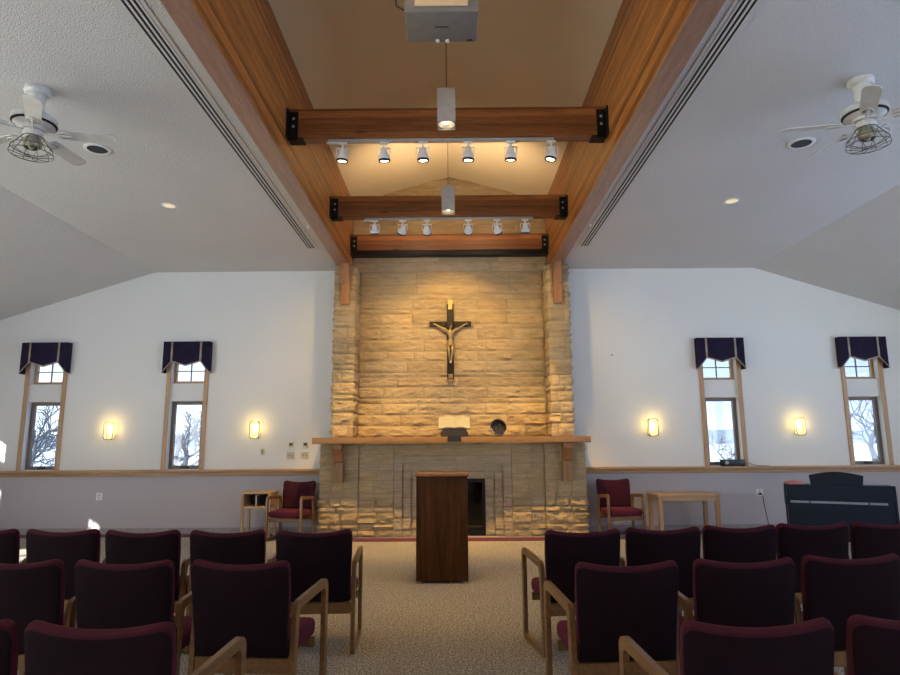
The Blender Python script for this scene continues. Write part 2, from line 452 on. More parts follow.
v0 = make_valance((FW[0], YW, 0), 0, 'purple valance with gold braid over the leftmost front window')
dup(v0, (FW[1], YW, 0), 0, 'purple valance with gold braid over the window left of the fireplace')
dup(v0, (FW[2], YW, 0), 0, 'navy valance with gold braid over the window holding a black device')
dup(v0, (FW[3], YW, 0), 0, 'navy valance with gold braid over the window behind the piano')
for y in LW:
    dup(v0, (XL, y, 0), R(90), 'dark valance over a window in the left side wall')

# ------------------------------------------------------------------ nave beams
for b0, b1, lab in ((BL0, BL1, 'long deep glued timber beam left of the nave'), (BR1, BR0, 'long deep glued timber beam right of the nave')):
    t = thing('nave_beam', lab, 'beam', ((b0 + b1) / 2, 0, ZB0), 0, 'long nave beams', kind='thing'); w = (BL1 - BL0) / 2
    mb = MB(); mb.box(-w, w, YB + .02, YW - .001, .022, ZB1 - ZB0, .004); mb.build('timber', 'beam_wood', t)
    mb = MB(); mb.box(-w, w, YB + .02, YW - .001, 0, .0215, .003); mb.build('soffit_sheen', 'soffit_sheen_wood', t)  # underside strip coloured paler to carry the daylight sheen

def cross_beam(y0, y1, z0, z1, label, brk=True):
    t = thing('cross_beam', label, 'beam', (0, y0, 0), 0, 'timber cross beams', kind='thing')
    mb = MB(); mb.box(BL1 + .004, BR1 - .004, 0, y1 - y0, z0, z1, .008); mb.build('timber', 'cross_wood', t)
    for s, xe in ((1, BL1), (-1, BR1)):
        mb = MB()
        mb.box(xe + s * .001, xe + s * .11, -.014, -.001, z0 - .03, z1 - .045)
        mb.box(xe + s * .001, xe + s * .013, -.10, -.014, z0 - .03, z1 - .045)
        mb.box(xe + s * .001, xe + s * .17, -.014, y1 - y0, z0 - .014, z0 - .001)
        h = mb.build('steel_hanger', 'steel_black', t)
        for zz in (z1 - .13, z1 - .22):
            mb = MB(); mb.lathe([(.016, 0), (.013, .012)], 8, T(xe + s * .06, -.014, zz) @ RX(90)); mb.build('bolt', 'grey_metal', h)
    return t
cross_beam(6.43, 6.58, 4.85, 5.20, 'nearest timber cross beam, carrying the longer spotlight track')
cross_beam(8.88, 9.03, 4.84, 5.17, 'middle timber cross beam, behind the rear pendant lamp')
t = cross_beam(10.74, 10.88, 4.90, 5.20, 'rearmost timber cross beam against the stone wall')
mb = MB(); mb.box(BL1 + .002, BR1 - .002, -.02, .16, 4.81, 4.885); o = mb.build('dark_ledge', 'steel_black', t); o.location = (0, 0, 0)  # dark bar under the rear beam

# ------------------------------------------------------------------ stonework
rng = random.Random(7)
def stone_block(mb, x0, x1, y0, z0, z1, depth, amp, side_l=False, side_r=False, res=.03, seed=0):
    """block whose rough face looks toward -Y at y0; depth into +Y"""
    g = .004; x0 += g; x1 -= g; z0 += g; z1 -= g
    def grid(n1, n2, fn):
        vs = [[mb.bm.verts.new(fn(i / n1, j / n2)) for i in range(n1 + 1)] for j in range(n2 + 1)]
        for j in range(n2):
            for i in range(n1): mb._f([vs[j][i], vs[j][i + 1], vs[j + 1][i + 1], vs[j + 1][i]])
    def relief(u, v, w, h, p):
        e = min(u * w, (1 - u) * w, v * h, (1 - v) * h)
        k = min(1, e / .03); k = k * (2 - k)
        q = Vector((p[0] * 6 + seed * 3.1, p[1] * 6, p[2] * 15))
        n = noise.noise(q) * .9 + noise.noise(q * 2.7) * .6 + noise.noise(q * 6.1) * .25 + .5
        return amp * k * min(1.35, max(.05, n))
    nx = max(2, round((x1 - x0) / res)); nz = max(2, round((z1 - z0) / res)); ny = max(2, round(depth / res))
    def front(u, v):
        p = (x0 + (x1 - x0) * u, y0, z0 + (z1 - z0) * v)
        return (p[0], y0 - relief(u, v, x1 - x0, z1 - z0, p), p[2])
    grid(nx, nz, front)
    for on, xs, sg in ((side_l, x0, -1), (side_r, x1, 1)):
        if on:
            def sf(u, v):
                p = (xs, y0 + depth * u, z0 + (z1 - z0) * v)
                return (xs + sg * relief(u, v, depth, z1 - z0, p), p[1], p[2])
            grid(ny, nz, sf)
        else:
            mb._f([mb.bm.verts.new(q) for q in ((xs, y0, z0), (xs, y0 + depth, z0), (xs, y0 + depth, z1), (xs, y0, z1))])
    for zz in (z0, z1):
        mb._f([mb.bm.verts.new(q) for q in ((x0, y0, zz), (x1, y0, zz), (x1, y0 + depth, zz), (x0, y0 + depth, zz))])
def courses(z0, z1, rg, big=(.17, .21), small=(.08, .105), psmall=.38):
    zs = [z0]
    while z1 - zs[-1] > .24:
        last_small = len(zs) > 1 and zs[-1] - zs[-2] < .12
        h = rg.uniform(*small) if (not last_small and rg.random() < psmall) else rg.uniform(*big)
        zs.append(zs[-1] + h)
    zs.append(z1); return zs
def joints(x0, x1, rg, lo, hi):
    xs = [x0]
    while x1 - xs[-1] > hi * 1.15: xs.append(xs[-1] + rg.uniform(lo, hi))
    if x1 - xs[-1] > hi * .9: xs.append((xs[-1] + x1) / 2 + rg.uniform(-.06, .06))
    xs.append(x1); return xs
def weld(mb): bmesh.ops.remove_doubles(mb.bm, verts=mb.bm.verts, dist=.0006)

# centre chimney wall (gabled top)
rg = random.Random(11); mb = MB(); yc = 10.93
zs = courses(1.605, ZB0, rg) + courses(ZB0, 6.30, rg)[1:]
for a, b in zip(zs, zs[1:]):
    lim = (ZAP - a - .02) / .29
    ea, eb = (-1.662, 1.637) if a < ZB0 else (BL1 + .002, BR1 - .002)
    xl, xr = max(ea, XC - lim), min(eb, XC + lim)
    if xr - xl < .2: continue
    xs = joints(xl, xr, rg, .35, 1.2)
    for c, d in zip(xs, xs[1:]): stone_block(mb, c, d, yc, a, b, .05, .038 if a < 4.9 else .016, seed=rg.random() * 50)
weld(mb)
mb.slot = 1
mb.prism([(-1.66, 1.605), (1.635, 1.605), (1.635, ZB0), (BR1, ZB0), (BR1, ZB1), (XC, ZAP - .01), (BL1, ZB1), (BL1, ZB0), (-1.66, ZB0)], 'Y', yc + .003, YW - .001)
tag(mb.build('wall_chimney', ['stone_rough', 'mortar'], smooth=True, angle=50), 'buff split-face stone wall between the stone pillars above the mantel', 'stone wall', kind='structure')

# upper pillars
for x0, x1, il, lab in ((-2.03, -1.665, False, 'stone pillar under the left timber beam'), (1.64, 2.01, True, 'stone pillar under the right timber beam')):
    t = thing('stone_pillar', lab, 'pillar', ((x0 + x1) / 2, 10.45, 1.6), 0, 'stone pillars flanking the chimney', kind='thing')
    cx = (x0 + x1) / 2; mb = MB(); rg2 = random.Random(23 if il else 5)
    zs = courses(.005, ZB0 - 1.6 - .004, rg2)
    for a, b in zip(zs, zs[1:]):
        xs = [x0 - cx, x1 - cx]
        if rg2.random() < .65: xs.insert(1, rg2.uniform(-.1, .1))
        for k, (c, d) in enumerate(zip(xs, xs[1:])):
            stone_block(mb, c, d, 0.02, a, b,   .46, .034, side_l=(k == 0), side_r=(k == len(xs) - 2), seed=rg2.random() * 50)
    weld(mb)
    mb.build('stonework', 'stone_rough', t, smooth=True, angle=50)
    mb = MB(); mb.box(x0 - cx + .012, x1 - cx - .012, .028, .53, .004, ZB0 - 1.605); mb.build('mortar_core', 'mortar', t)
# timber corbels under the beam ends
for xb0, xb1, lab in ((-1.905, -1.755, 'timber corbel block below left beam end'), (1.735, 1.885, 'timber corbel block below right beam end')):
    t = thing('corbel', lab, 'corbel', ((xb0 + xb1) / 2, 10.45, 3.84), 0, 'timber corbels', kind='thing')
    w = (xb1 - xb0) / 2
    mb = MB(); mb.box(-w, w, -.055, .0, 0, .36, .006); mb.build('lower_block', 'corbel_wood', t)
    mb = MB(); mb.prism([(-.03, .362), (-.055, .362), (-.14, .60), (-.14, .708), (0, .708), (0, .362)], 'X', -w * .92, w * .92); mb.build('upper_block', 'corbel_wood', t)

# fireplace (below the mantel)
t = thing('fireplace', 'wide stone fireplace with stepped surround below the oak mantel', 'fireplace', (XC, 10.45, 0), 0, kind='thing')
rg = random.Random(31); mb = MB()
XA, XB = -2.20 - XC, 2.18 - XC
IA, IB = -1.565 - XC, 1.505 - XC
FA, FB = -.985 - XC, .965 - XC
zs = [0.005, .105, .20, .385, .475, .62]
zs2 = [.62, .70, .90, 1.07, 1.16, 1.34, 1.495]
for lo, hi, y0, sl, sr in ((XA, IA, .02, True, False), (IB, XB, .02, False, True)):
    for k, (a, b) in enumerate(zip(zs + zs2[1:], (zs + zs2[1:])[1:])):
        xs = joints(lo, hi, rg, .14, .45)
        for q, (c, d) in enumerate(zip(xs, xs[1:])):
            stone_block(mb, c, d, y0, a, b, .5 if (sl and q == 0) or (sr and q == len(xs) - 2) else .05, .044 if b < .63 else .014, side_l=sl and q == 0, side_r=sr and q == len(xs) - 2, seed=rg.random() * 50)
for lo, hi in ((IA, FA), (FB, IB)):
    for a, b in zip(zs + zs2[1:], (zs + zs2[1:])[1:]):
        xs = joints(lo, hi, rg, .22, .55)
        for c, d in zip(xs, xs[1:]): stone_block(mb, c, d, .055, a, b, .05, .042 if b < .63 else .012, seed=rg.random() * 50)
# course above the surround
xs = joints(FA, FB, rg, .5, .9)
for c, d in zip(xs, xs[1:]): stone_block(mb, c, d, .055, 1.30, 1.495, .05, .008, seed=rg.random() * 50)
weld(mb); mb.build('stonework', ['stone_rough'], t, smooth=True, angle=50)
# nested smooth surround bands, each set back from the one outside it
OPA, OPB, OPZ = -.565 - XC, .525 - XC, .915
bands = [(FA, FB, 1.30, .065), (FA + .145, FB - .145, 1.165, .10), (FA + .285, FB - .285, 1.035, .135)]
ends = bands[1:] + [(OPA, OPB, OPZ, .17)]
for (a, b, z, y), (a2, b2, z2, _) in zip(bands, ends):
    mb = MB(); zc = [0.005, .10, .30, .47, .62, max(.8, z2 * .86), z2]
    for lo, hi in ((a, a2), (b2, b)):
        for k, (q, r_) in enumerate(zip(zc, zc[1:])): stone_block(mb, lo, hi, y, q, r_, .06, .02 if r_ < .63 else .004, seed=rg.random() * 50, side_l=False, side_r=False)
    m_ = (a + b) / 2 + rg.uniform(-.15, .25)
    for lo, hi in ((a, m_), (m_, b)): stone_block(mb, lo, hi, y, z2, z, .06, .004, seed=rg.random() * 50)
    weld(mb); mb.build('surround_band', 'stone_smooth', t, smooth=True, angle=50)
mb = MB()
mb.box(XA + .012, FA, .062, .545, .003, 1.493); mb.box(FB, XB - .012, .062, .545, .003, 1.493); mb.box(FA, FB, .11, .545, OPZ + .13, 1.493)
mb.box(FA, OPA, .16, .545, .003, OPZ + .13); mb.box(OPB, FB, .16, .545, .003, OPZ + .13)
mb.box(XA + .02, IA - .002, .028, .062, .003, 1.493); mb.box(IB + .002, XB - .02, .028, .062, .003, 1.493)
mb.build('mortar_core', 'mortar', t)
mb = MB()
mb.box(OPA, OPB, .50, .54, .003, OPZ); mb.box(OPA, OPA + .02, .16, .5, .003, OPZ); mb.box(OPB - .02, OPB, .16, .5, .003, OPZ)
mb.box(OPA, OPB, .16, .54, OPZ, OPZ + .12); mb.box(OPA, OPB, .16, .5, .003, .02); mb.build('firebox', 'firebox_black', t)
mb = MB()
mb.box(OPA, OPA + .05, .135, .165, .02, OPZ); mb.box(OPB - .05, OPB, .135, .165, .02, OPZ); mb.box(OPA + .05, OPB - .05, .135, .165, OPZ - .06, OPZ)
mb.box(OPA + .05, OPB - .05, .135, .165, .02, .16); mb.box(OPA + .05, OPB - .05, .12, .135, .13, .15, .004)
c_ = (OPA + OPB) / 2; mb.box(c_ - .02, c_ + .02, .135, .165, .16, OPZ - .06)
d_ = mb.build('door_frame', 'steel_black', t)
mb = MB()
for a, b in ((OPA + .05, c_ - .02), (c_ + .02, OPB - .05)): mb.box(a, b, .148, .153, .16, OPZ - .06)
mb.build('glass_door', 'fire_glass', t)

# mantel
t = thing('mantel_shelf', 'long oak mantel shelf across the stone fireplace', 'mantel', (XC, 10.1, 1.5), 0, kind='thing')
mb = MB(); mb.box(-2.23, 2.23, 0, .815, 0, .10, .006, 2); mb.build('shelf', 'mantel_oak', t, smooth=True)
for xb in (-1.885 - XC, 1.865 - XC):
    mb = MB()
    mb.box(xb - .085, xb + .085, .25, .345, -.62, -.30, .005)
    h = mb.build('bracket', 'bracket_oak', t)
    mb = MB(); mb.prism([(.345, -.298), (.29, -.298), (.23, -.2), (.12, -.085), (.12, -.068), (.345, -.068)], 'X', xb - .07, xb + .07); mb.build('knee', 'corbel_wood', h)
    mb = MB(); mb.box(xb - .09, xb + .09, .10, .345, -.066, -.002, .004); mb.build('cap_block', 'mantel_oak', h)

# ------------------------------------------------------------------ crucifix
t = thing('crucifix', 'dark wooden crucifix with gilded figure on the stone wall', 'crucifix', (-.035, 10.862, 2.54))
mb = MB(); mb.box(-.06, .06, 0, .03, .06, 1.40, .006); mb.box(-.37, -.061, .001, .029, .985, 1.085, .006); mb.box(.061, .37, .001, .029, .985, 1.085, .006); mb.build('cross', 'cross_dark', t)
for q in ((-.052, .052, -.004, .03, 1.40, 1.46), (-.052, .052, -.004, .03, 0, .06), (-.40, -.37, -.002, .03, .99, 1.08), (.37, .40, -.002, .03, .99, 1.08)):
    mb = MB(); mb.box(*q, .006); mb.build('end_cap', 'bronze', t)
mb = MB(); mb.box(-.04, .04, -.012, 0, 1.30, 1.40, .006); mb.build('plaque', 'bronze', t)
mb = MB(); mb.box(-.04, .04, -.012, 0, .065, .15, .006); mb.build('plaque', 'bronze', t)
# figure
J = {'pel': (0, -.035, .70, .042), 'waist': (.008, -.04, .77, .036), 'chest': (0, -.045, .86, .052), 'neck': (.0, -.045, .94, .021), 'head': (.012, -.06, .985, .032), 'top': (.015, -.06, 1.02, .026),
     'sl': (-.065, -.035, .915, .026), 'el': (-.175, -.02, .975, .018), 'wl': (-.27, -.015, 1.03, .014), 'hl': (-.305, -.012, 1.04, .017),
     'sr': (.065, -.035, .915, .026), 'er': (.175, -.02, .975, .018), 'wr': (.27, -.015, 1.03, .014), 'hr': (.305, -.012, 1.04, .017),
     'hpl': (-.035, -.035, .66, .035), 'kl': (-.025, -.075, .52, .026), 'al': (-.008, -.03, .37, .017), 'fl': (-.006, -.05, .325, .016),
     'hpr': (.035, -.035, .66, .035), 'kr': (.035, -.075, .52, .026), 'ar': (.012, -.045, .37, .017), 'fr': (.008, -.065, .325, .016)}
E_ = [('pel', 'waist'), ('waist', 'chest'), ('chest', 'neck'), ('neck', 'head'), ('head', 'top'), ('chest', 'sl'), ('sl', 'el'), ('el', 'wl'), ('wl', 'hl'), ('chest', 'sr'), ('sr', 'er'), ('er', 'wr'), ('wr', 'hr'),
      ('pel', 'hpl'), ('hpl', 'kl'), ('kl', 'al'), ('al', 'fl'), ('pel', 'hpr'), ('hpr', 'kr'), ('kr', 'ar'), ('ar', 'fr')]
def skin_mesh(name, J, E_, mat, parent, root):
    ks = list(J); me = bpy.data.meshes.new(name)
    me.from_pydata([J[k][:3] for k in ks], [(ks.index(a), ks.index(b)) for a, b in E_], [])
    o = bpy.data.objects.new(name, me); COL.objects.link(o)
    sk = o.modifiers.new('s', 'SKIN'); o.modifiers.new('d', 'SUBSURF').levels = 2
    o.modifiers['d'].render_levels = 2
    for i, k in enumerate(ks):
        v = me.skin_vertices[0].data[i]; v.radius = (J[k][3], J[k][3]); v.use_root = (k == root)
    dg = bpy.context.evaluated_depsgraph_get(); ev = o.evaluated_get(dg)
    m2 = bpy.data.meshes.new_from_object(ev); m2.materials.clear(); m2.materials.append(M[mat]); m2.shade_smooth()
    bpy.data.objects.remove(o)
    o = bpy.data.objects.new(name, m2); COL.objects.link(o); o.parent = parent
    return o
bpy.context.view_layer.update()
fig = skin_mesh('figure', J, E_, 'bronze', t, 'pel')
mb = MB(); mb.lathe([(.058, .64), (.062, .68), (.058, .73), (.05, .745)], 14, T(0, -.037, 0)); mb.box(.03, .075, -.06, -.03, .60, .70, .008); mb.build('loincloth', 'bronze', fig, smooth=True)
mb = MB(); mb.lathe([(.037, -.008), (.042, 0), (.037, .008)], 12, T(.013, -.06, 1.005)); mb.lathe([(.038, .0), (.034, .022), (.012, .036)], 12, T(.015, -.052, .995)); mb.build('hair', 'dark_wood', fig, smooth=True)

# ------------------------------------------------------------------ mantel objects
t = thing('book_stand', 'carved dark wooden book stand on the mantel', 'book stand', (.02, 10.24, 1.6))
mb = MB(); mb.prism([(-.21, .0), (-.23, .05), (-.19, .115), (.19, .115), (.23, .05), (.21, 0), (.12, 0), (.10, .03), (-.10, .03), (-.12, 0)], 'Y', -.07, .12); mb.build('base', 'dark_wood', t)
mb = MB(); mb.prism([(-.046, .117), (.10, .275), (.115, .255), (.0, .117)], 'X', -.20, .20); mb.build('easel', 'dark_wood', t)
mb = MB(); mb.box(-.11, .11, -.165, -.142, -.075, .03, .004); mb.box(-.11, .11, -.142, .0, .006, .025); mb.build('front_clamp', 'black_plastic', t)
bt = thing('open_book', 'large open book with cream pages lying on the carved stand', 'book', (.02, 10.20, 1.725))
mat_ = RX(-42) @ Matrix.Identity(4)
mb = MB(); n = 12
for s in (-1, 1):
    up = []; dn = []
    for i in range(n + 1):
        u = i / n; x = s * .255 * u; h = .028 + .030 * math.sin(PI * min(1, u * 1.15)) * (1 - .4 * u) - .012 * u
        up.append((x, h)); dn.append((x, .006))
    poly = up + dn[::-1]
    mb.prism(poly if s > 0 else poly[::-1], 'Y', 0, .25, RX(48))
mb.build('pages', 'page_paper', bt, smooth=True, angle=30)
mb = MB(); mb.box(-.262, .262, -.005, .256, -.002, .005, mat=RX(48)); mb.build('cover', 'dark_wood', bt)

t = thing('shell_sculpture', 'round dark shell shaped nativity sculpture on the mantel', 'sculpture', (.745, 10.28, 1.6))
mb = MB(); mb.lathe([(.07, 0), (.085, .008), (.06, .02)], 20); mb.build('base', 'clay_dark', t, smooth=True)
mb = MB(); K = T(0, .02, .15) @ RX(78) @ RY(18) @ Matrix.Scale(1.2, 4)
outer = [(.118 * math.sin(a), -.118 * math.cos(a) * .8) for a in [PI / 2 * i / 8 for i in range(9)]]
inner = [(.104 * math.sin(a), -.104 * math.cos(a) * .8) for a in [PI / 2 * i / 8 for i in range(9)]]
mb.lathe(outer + inner[::-1], 28, K, caps=False); sh = mb.build('shell', 'clay_dark', t, smooth=True)
mb = MB(); mb.tube([K @ Vector((.112 * math.cos(a), .112 * math.sin(a), .004)) for a in [PI * 1.05 + PI * .85 * i / 16 for i in range(17)]], .009, 8); mb.build('rim', 'clay_rim', sh, smooth=True)
for fx, fh in ((-.045, .13), (.012, .165), (.055, .10)):
    mb = MB(); mb.lathe([(.028, 0), (.022, fh * .4), (.015, fh * .72), (.008, fh * .76), (.016, fh * .86), (.012, fh * .97), (.001, fh)], 12, T(fx, -.035, .036)); mb.build('figurine', 'clay_rim' if fx == .005 else 'clay_dark', t, smooth=True)

# ------------------------------------------------------------------ lectern
t = thing('lectern', 'dark walnut lectern standing on the carpet before the fireplace', 'lectern', (-.13, 7.16, 0))
mb = MB(); mb.box(-.288, .288, .02, .44, .02, 1.145, .004); mb.build('body', 'walnut', t)
mb = MB(); mb.box(-.285, .285, .002, .019, .03, 1.145, .003); mb.build('front_panel', 'walnut', t)
mb = MB(); mb.box(-.306, .306, -.02, .46, 1.147, 1.178, .008, 2); mb.build('top', 'cherry_edge', t, smooth=True)
for x in (-.24, .1, .25):
    for y in (.035, .40):
        mb = MB(); mb.lathe([(.018, 0), (.018, .02)], 10, T(x, y, 0)); mb.build('glide', 'brass', t)

# ------------------------------------------------------------------ chairs
def rounded(pts, rs, seg=5):
    out = []; n = len(pts)
    for i in range(n):
        p = Vector(pts[i]); a = Vector(pts[i - 1]); b = Vector(pts[(i + 1) % n]); r = rs[i]
        d1 = (a - p).normalized(); d2 = (b - p).normalized(); ang = d1.angle(d2); tl = r / math.tan(ang / 2)
        p1 = p + d1 * tl; p2 = p + d2 * tl; c = p + (d1 + d2).normalized() * (r / math.sin(ang / 2))
        v1 = p1 - c; v2 = p2 - c; tot = v1.angle(v2); sgn = 1 if v1.x * v2.y - v1.y * v2.x > 0 else -1
        for k in range(seg + 1):
            an = sgn * tot * k / seg; q = Vector((v1.x * math.cos(an) - v1.y * math.sin(an), v1.x * math.sin(an) + v1.y * math.cos(an)))
            out.append(tuple(c + q))
    return out
def cushion(w, z0, z1, th, yf, name, mat, parent, nx=22, nz=14, bev=.017):
    """upright pad: x in [-w,w]; yf(x,z)-> centre y"""
    mb = MB(); bm = mb.bm
    def pos(i, j, s):
        u = math.sin(PI / 2 * (i / nx * 2 - 1)); v = 1 - (1 - j / nz) ** 1.5
        top = z1(u); z = z0 + (top - z0) * v
        x = u * (w + .014 * min(1, max(0, (z - .48) / .3)))
        k = (1 - u ** 8) * (1 - (2 * v - 1) ** 8)
        return (x, yf(u, z) + s * th / 2 * (.62 + .38 * k ** .5), z)
    unlit_faces = []; v_top = lambda j: j < nz - 2
    G = {s: [[bm.verts.new(pos(i, j, s)) for i in range(nx + 1)] for j in range(nz + 1)] for s in (-1, 1)}
    for s in (-1, 1):
        for j in range(nz):
            for i in range(nx):
                q = [G[s][j][i], G[s][j][i + 1], G[s][j + 1][i + 1], G[s][j + 1][i]]; f_ = mb._f(q)
                if s < 0 and v_top(j): unlit_faces.append(f_)
    A, B = G[-1], G[1]; rim = []
    for i in range(nx):
        rim += [mb._f([A[0][i], A[0][i + 1], B[0][i + 1], B[0][i]]), mb._f([A[nz][i], A[nz][i + 1], B[nz][i + 1], B[nz][i]])]
    for j in range(nz):
        rim += [mb._f([A[j][0], A[j + 1][0], B[j + 1][0], B[j][0]]), mb._f([A[j][nx], A[j + 1][nx], B[j + 1][nx], B[j][nx]])]
    bmesh.ops.recalc_face_normals(bm, faces=bm.faces)
    es = [e for e in bm.edges if len(e.link_faces) == 2 and e.calc_face_angle(0) > .8]
    bmesh.ops.bevel(bm, geom=es, offset=bev, segments=4, affect='EDGES', profile=.5)
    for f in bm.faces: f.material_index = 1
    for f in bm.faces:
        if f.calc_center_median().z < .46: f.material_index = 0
    for f in unlit_faces:  # rear faces below the top band get the cloth darkened as unlit
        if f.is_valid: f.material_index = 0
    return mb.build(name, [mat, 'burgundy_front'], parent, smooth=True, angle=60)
def back_top(u):
    r = .045; d = max(0, abs(u) * .28 - (.28 - r))
    return .876 + .034 * abs(u) ** 2 - (r - math.sqrt(max(0, r * r - d * d)))
def make_chair(label, group):
    t = thing('armchair', label, 'chair', (0, 0, 0), 0, group)
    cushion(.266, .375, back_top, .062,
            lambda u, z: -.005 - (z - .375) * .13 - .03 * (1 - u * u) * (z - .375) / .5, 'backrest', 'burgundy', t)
    mb = MB(); bm = mb.bm; nx, ny = 8, 8
    mb.box(-.2715, .2715, .035, .485, .355, .462, .035, 4); mb.build('seat', 'burgundy_seat', t, smooth=True, angle=60)
    for s in (-1, 1):
        mb = MB()
        o_ = [(-.035, 0), (.505, 0), (.505, .698), (.005, .66)]
        i_ = [(.012, .045), (.458, .045), (.458, .646), (.052, .615)]
        mb.ringprism(rounded(o_, [.05, .05, .055, .055]), rounded(i_, [.03, .03, .03, .03]), 'X', s * .2725, s * .302)
        mb.build('side_frame', 'chair_oak', t, smooth=True, angle=35)['side'] = s
    mb = MB(); mb.box(-.271, .271, -.012, .018, .285, .368, .004); mb.build('back_rail', 'chair_oak', t)
    mb = MB(); mb.box(-.271, .271, .44, .462, .29, .352, .004); mb.build('seat_rail', 'chair_oak', t)
    return t
rows = {
 'front row, left block': [(-1.04, 4.89, 2), (-1.69, 4.91, 0), (-2.34, 4.94, -1), (-2.985, 5.01, -2), (-3.625, 5.04, -2)],
 'second row, left block': [(-1.18, 3.70, -5), (-1.845, 3.73, -3), (-2.49, 3.77, -3)],
 'third row, left block': [(-1.30, 2.51, -3), (-1.92, 2.55, -2)],
 'front row, right block': [(.935, 4.82, 6), (1.56, 4.92, 3), (2.168, 5.00, 3), (2.776, 5.10, 3), (3.384, 5.15, 3)],
 'second row, right block': [(.925, 3.60, 4), (1.59, 3.67, 3), (2.235, 3.76, 3)],
 'third row, right block': [(1.095, 2.49, 3), (1.74, 2.55, 3)]}
nth = ['aisle-end', 'second', 'third', 'fourth', 'fifth']
first = None
for rn, lst in rows.items():
    for k, (x, y, rz) in enumerate(lst):
        row, blk = rn.split(', ')
        lab = 'dark burgundy armchair, %s the aisle in the %s %s' % ('nearest' if k == 0 else nth[k] + ' from', row, 'left of aisle' if 'left' in blk else 'right of aisle')
        if first is None:
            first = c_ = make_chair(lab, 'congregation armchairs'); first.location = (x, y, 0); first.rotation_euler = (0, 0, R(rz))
        else:
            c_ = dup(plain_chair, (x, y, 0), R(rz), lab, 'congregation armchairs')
        if first is c_:
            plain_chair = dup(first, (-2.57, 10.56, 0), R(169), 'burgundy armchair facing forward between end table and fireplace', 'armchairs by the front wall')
        sg = 1 if 'left' in blk else -1
        if k == 0 and (sg < 0 or row != 'front row'):       # arm frames on the aisle splay outward toward the front
            for fr_ in [q for q in bpy.data.objects if q.parent == c_ and q.name.startswith('side_frame') and q['side'] == sg]:
                M_ = T(sg * .289, 0, 0) @ RZ(-sg * 4) @ T(-sg * .289, 0, 0)
                fr_.location = M_.translation; fr_.rotation_euler = M_.to_euler()
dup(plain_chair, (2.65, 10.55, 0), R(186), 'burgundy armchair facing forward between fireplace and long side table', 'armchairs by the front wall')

# ------------------------------------------------------------------ tables
t = thing('end_table', 'small oak end table with open cubby beside the left armchair', 'table', (-3.215, 10.42, 0))
mb = MB(); mb.box(-.245, .245, 0, .40, .70, .735, .006, 2); mb.build('top', 'table_oak', t, smooth=True)
for x in (-.22, .22):
    for y in (.025, .375):
        mb = MB(); mb.box(x - .022, x + .022, y - .022, y + .022, 0, .699, .005); mb.build('leg', 'oak_z', t)
mb = MB(); mb.box(-.197, .197, .004, .396, .475, .505, .003); mb.build('shelf', 'table_oak', t)
mb = MB(); mb.box(-.197, .197, .375, .39, .506, .698); mb.build('back_panel', 'speaker_dark', t)
for s in (-1, 1):
    mb = MB(); mb.box(s * .205, s * .22, .048, .352, .506, .698); mb.build('side_panel', 'table_oak', t)
bt = thing('grey_hymnal', 'pale grey book standing in the end table cubby', 'book', (-3.24, 10.52, .506))
mb = MB(); mb.box(-.012, .012, 0, .14, 0, .17, .002); mb.build('cover', 'grey_metal', bt)
mb = MB(); mb.box(-.009, .009, .003, .143, .004, .166); mb.build('pages', 'page_paper', bt)

t = thing('side_table', 'long oak table between right armchair and wall outlet', 'table', (3.75, 10.22, 0))
mb = MB(); mb.box(-.50, .50, 0, .60, .635, .67, .006, 2); mb.build('top', 'table_oak', t, smooth=True)
for x in (-.455, .455):
    for y in (.045, .555):
        mb = MB(); mb.box(x - .032, x + .032, y - .032, y + .032, 0, .634, .006); mb.build('leg', 'oak_z', t)
for a, b, c, d in ((-.42, .42, .02, .04), (-.42, .42, .56, .58), (-.47, -.45, .08, .52), (.45, .47, .08, .52)):
    mb = MB(); mb.box(a, b, c, d, .57, .634); mb.build('apron', 'table_oak', t)

# ------------------------------------------------------------------ piano
t = thing('digital_piano', 'black digital piano seen from its back in front of the window', 'piano', (5.26, 8.78, 0), R(-26))
mb = MB(); mb.box(-.63, .63, 0, .03, .16, .905, .006); mb.build('back_panel', 'piano_black', t)
for s in (-1, 1):
    mb = MB(); mb.prism([(-.0, 0), (.42, 0), (.42, .08), (.12, .12), (.12, .60), (.44, .62), (.44, .80), (.10, .905), (0, .905)], 'X', s * .632, s * .655); mb.build('side_panel', 'piano_black', t)
mb = MB(); mb.box(-.63, .63, .031, .30, .875, .905, .004); mb.build('lid', 'piano_black', t)
mb = MB(); mb.box(-.63, .63, .12, .44, .62, .70); kb = mb.build('key_bed', 'piano_black', t)
mb = MB(); mb.box(-.58, .58, .26, .42, .701, .72); mb.build('keys', 'white_plastic', kb)
mb = MB()
for a, b in ((-.59, -.36), (-.345, .33), (.345, .55)): mb.box(a, b, -.006, -.0005, .655, .685, .002)
mb.build('metal_strip', 'piano_strip', t)
mb = MB(); pts = [(-.31, 0)] + [(-.325 + .65 * i / 14, .125 + .05 * math.sin(PI * i / 14)) for i in range(15)] + [(.31, 0)]
mb.prism(pts, 'Y', .07, .088, T(-.01, 0, .906)); mb.build('music_rest', 'piano_black', t)
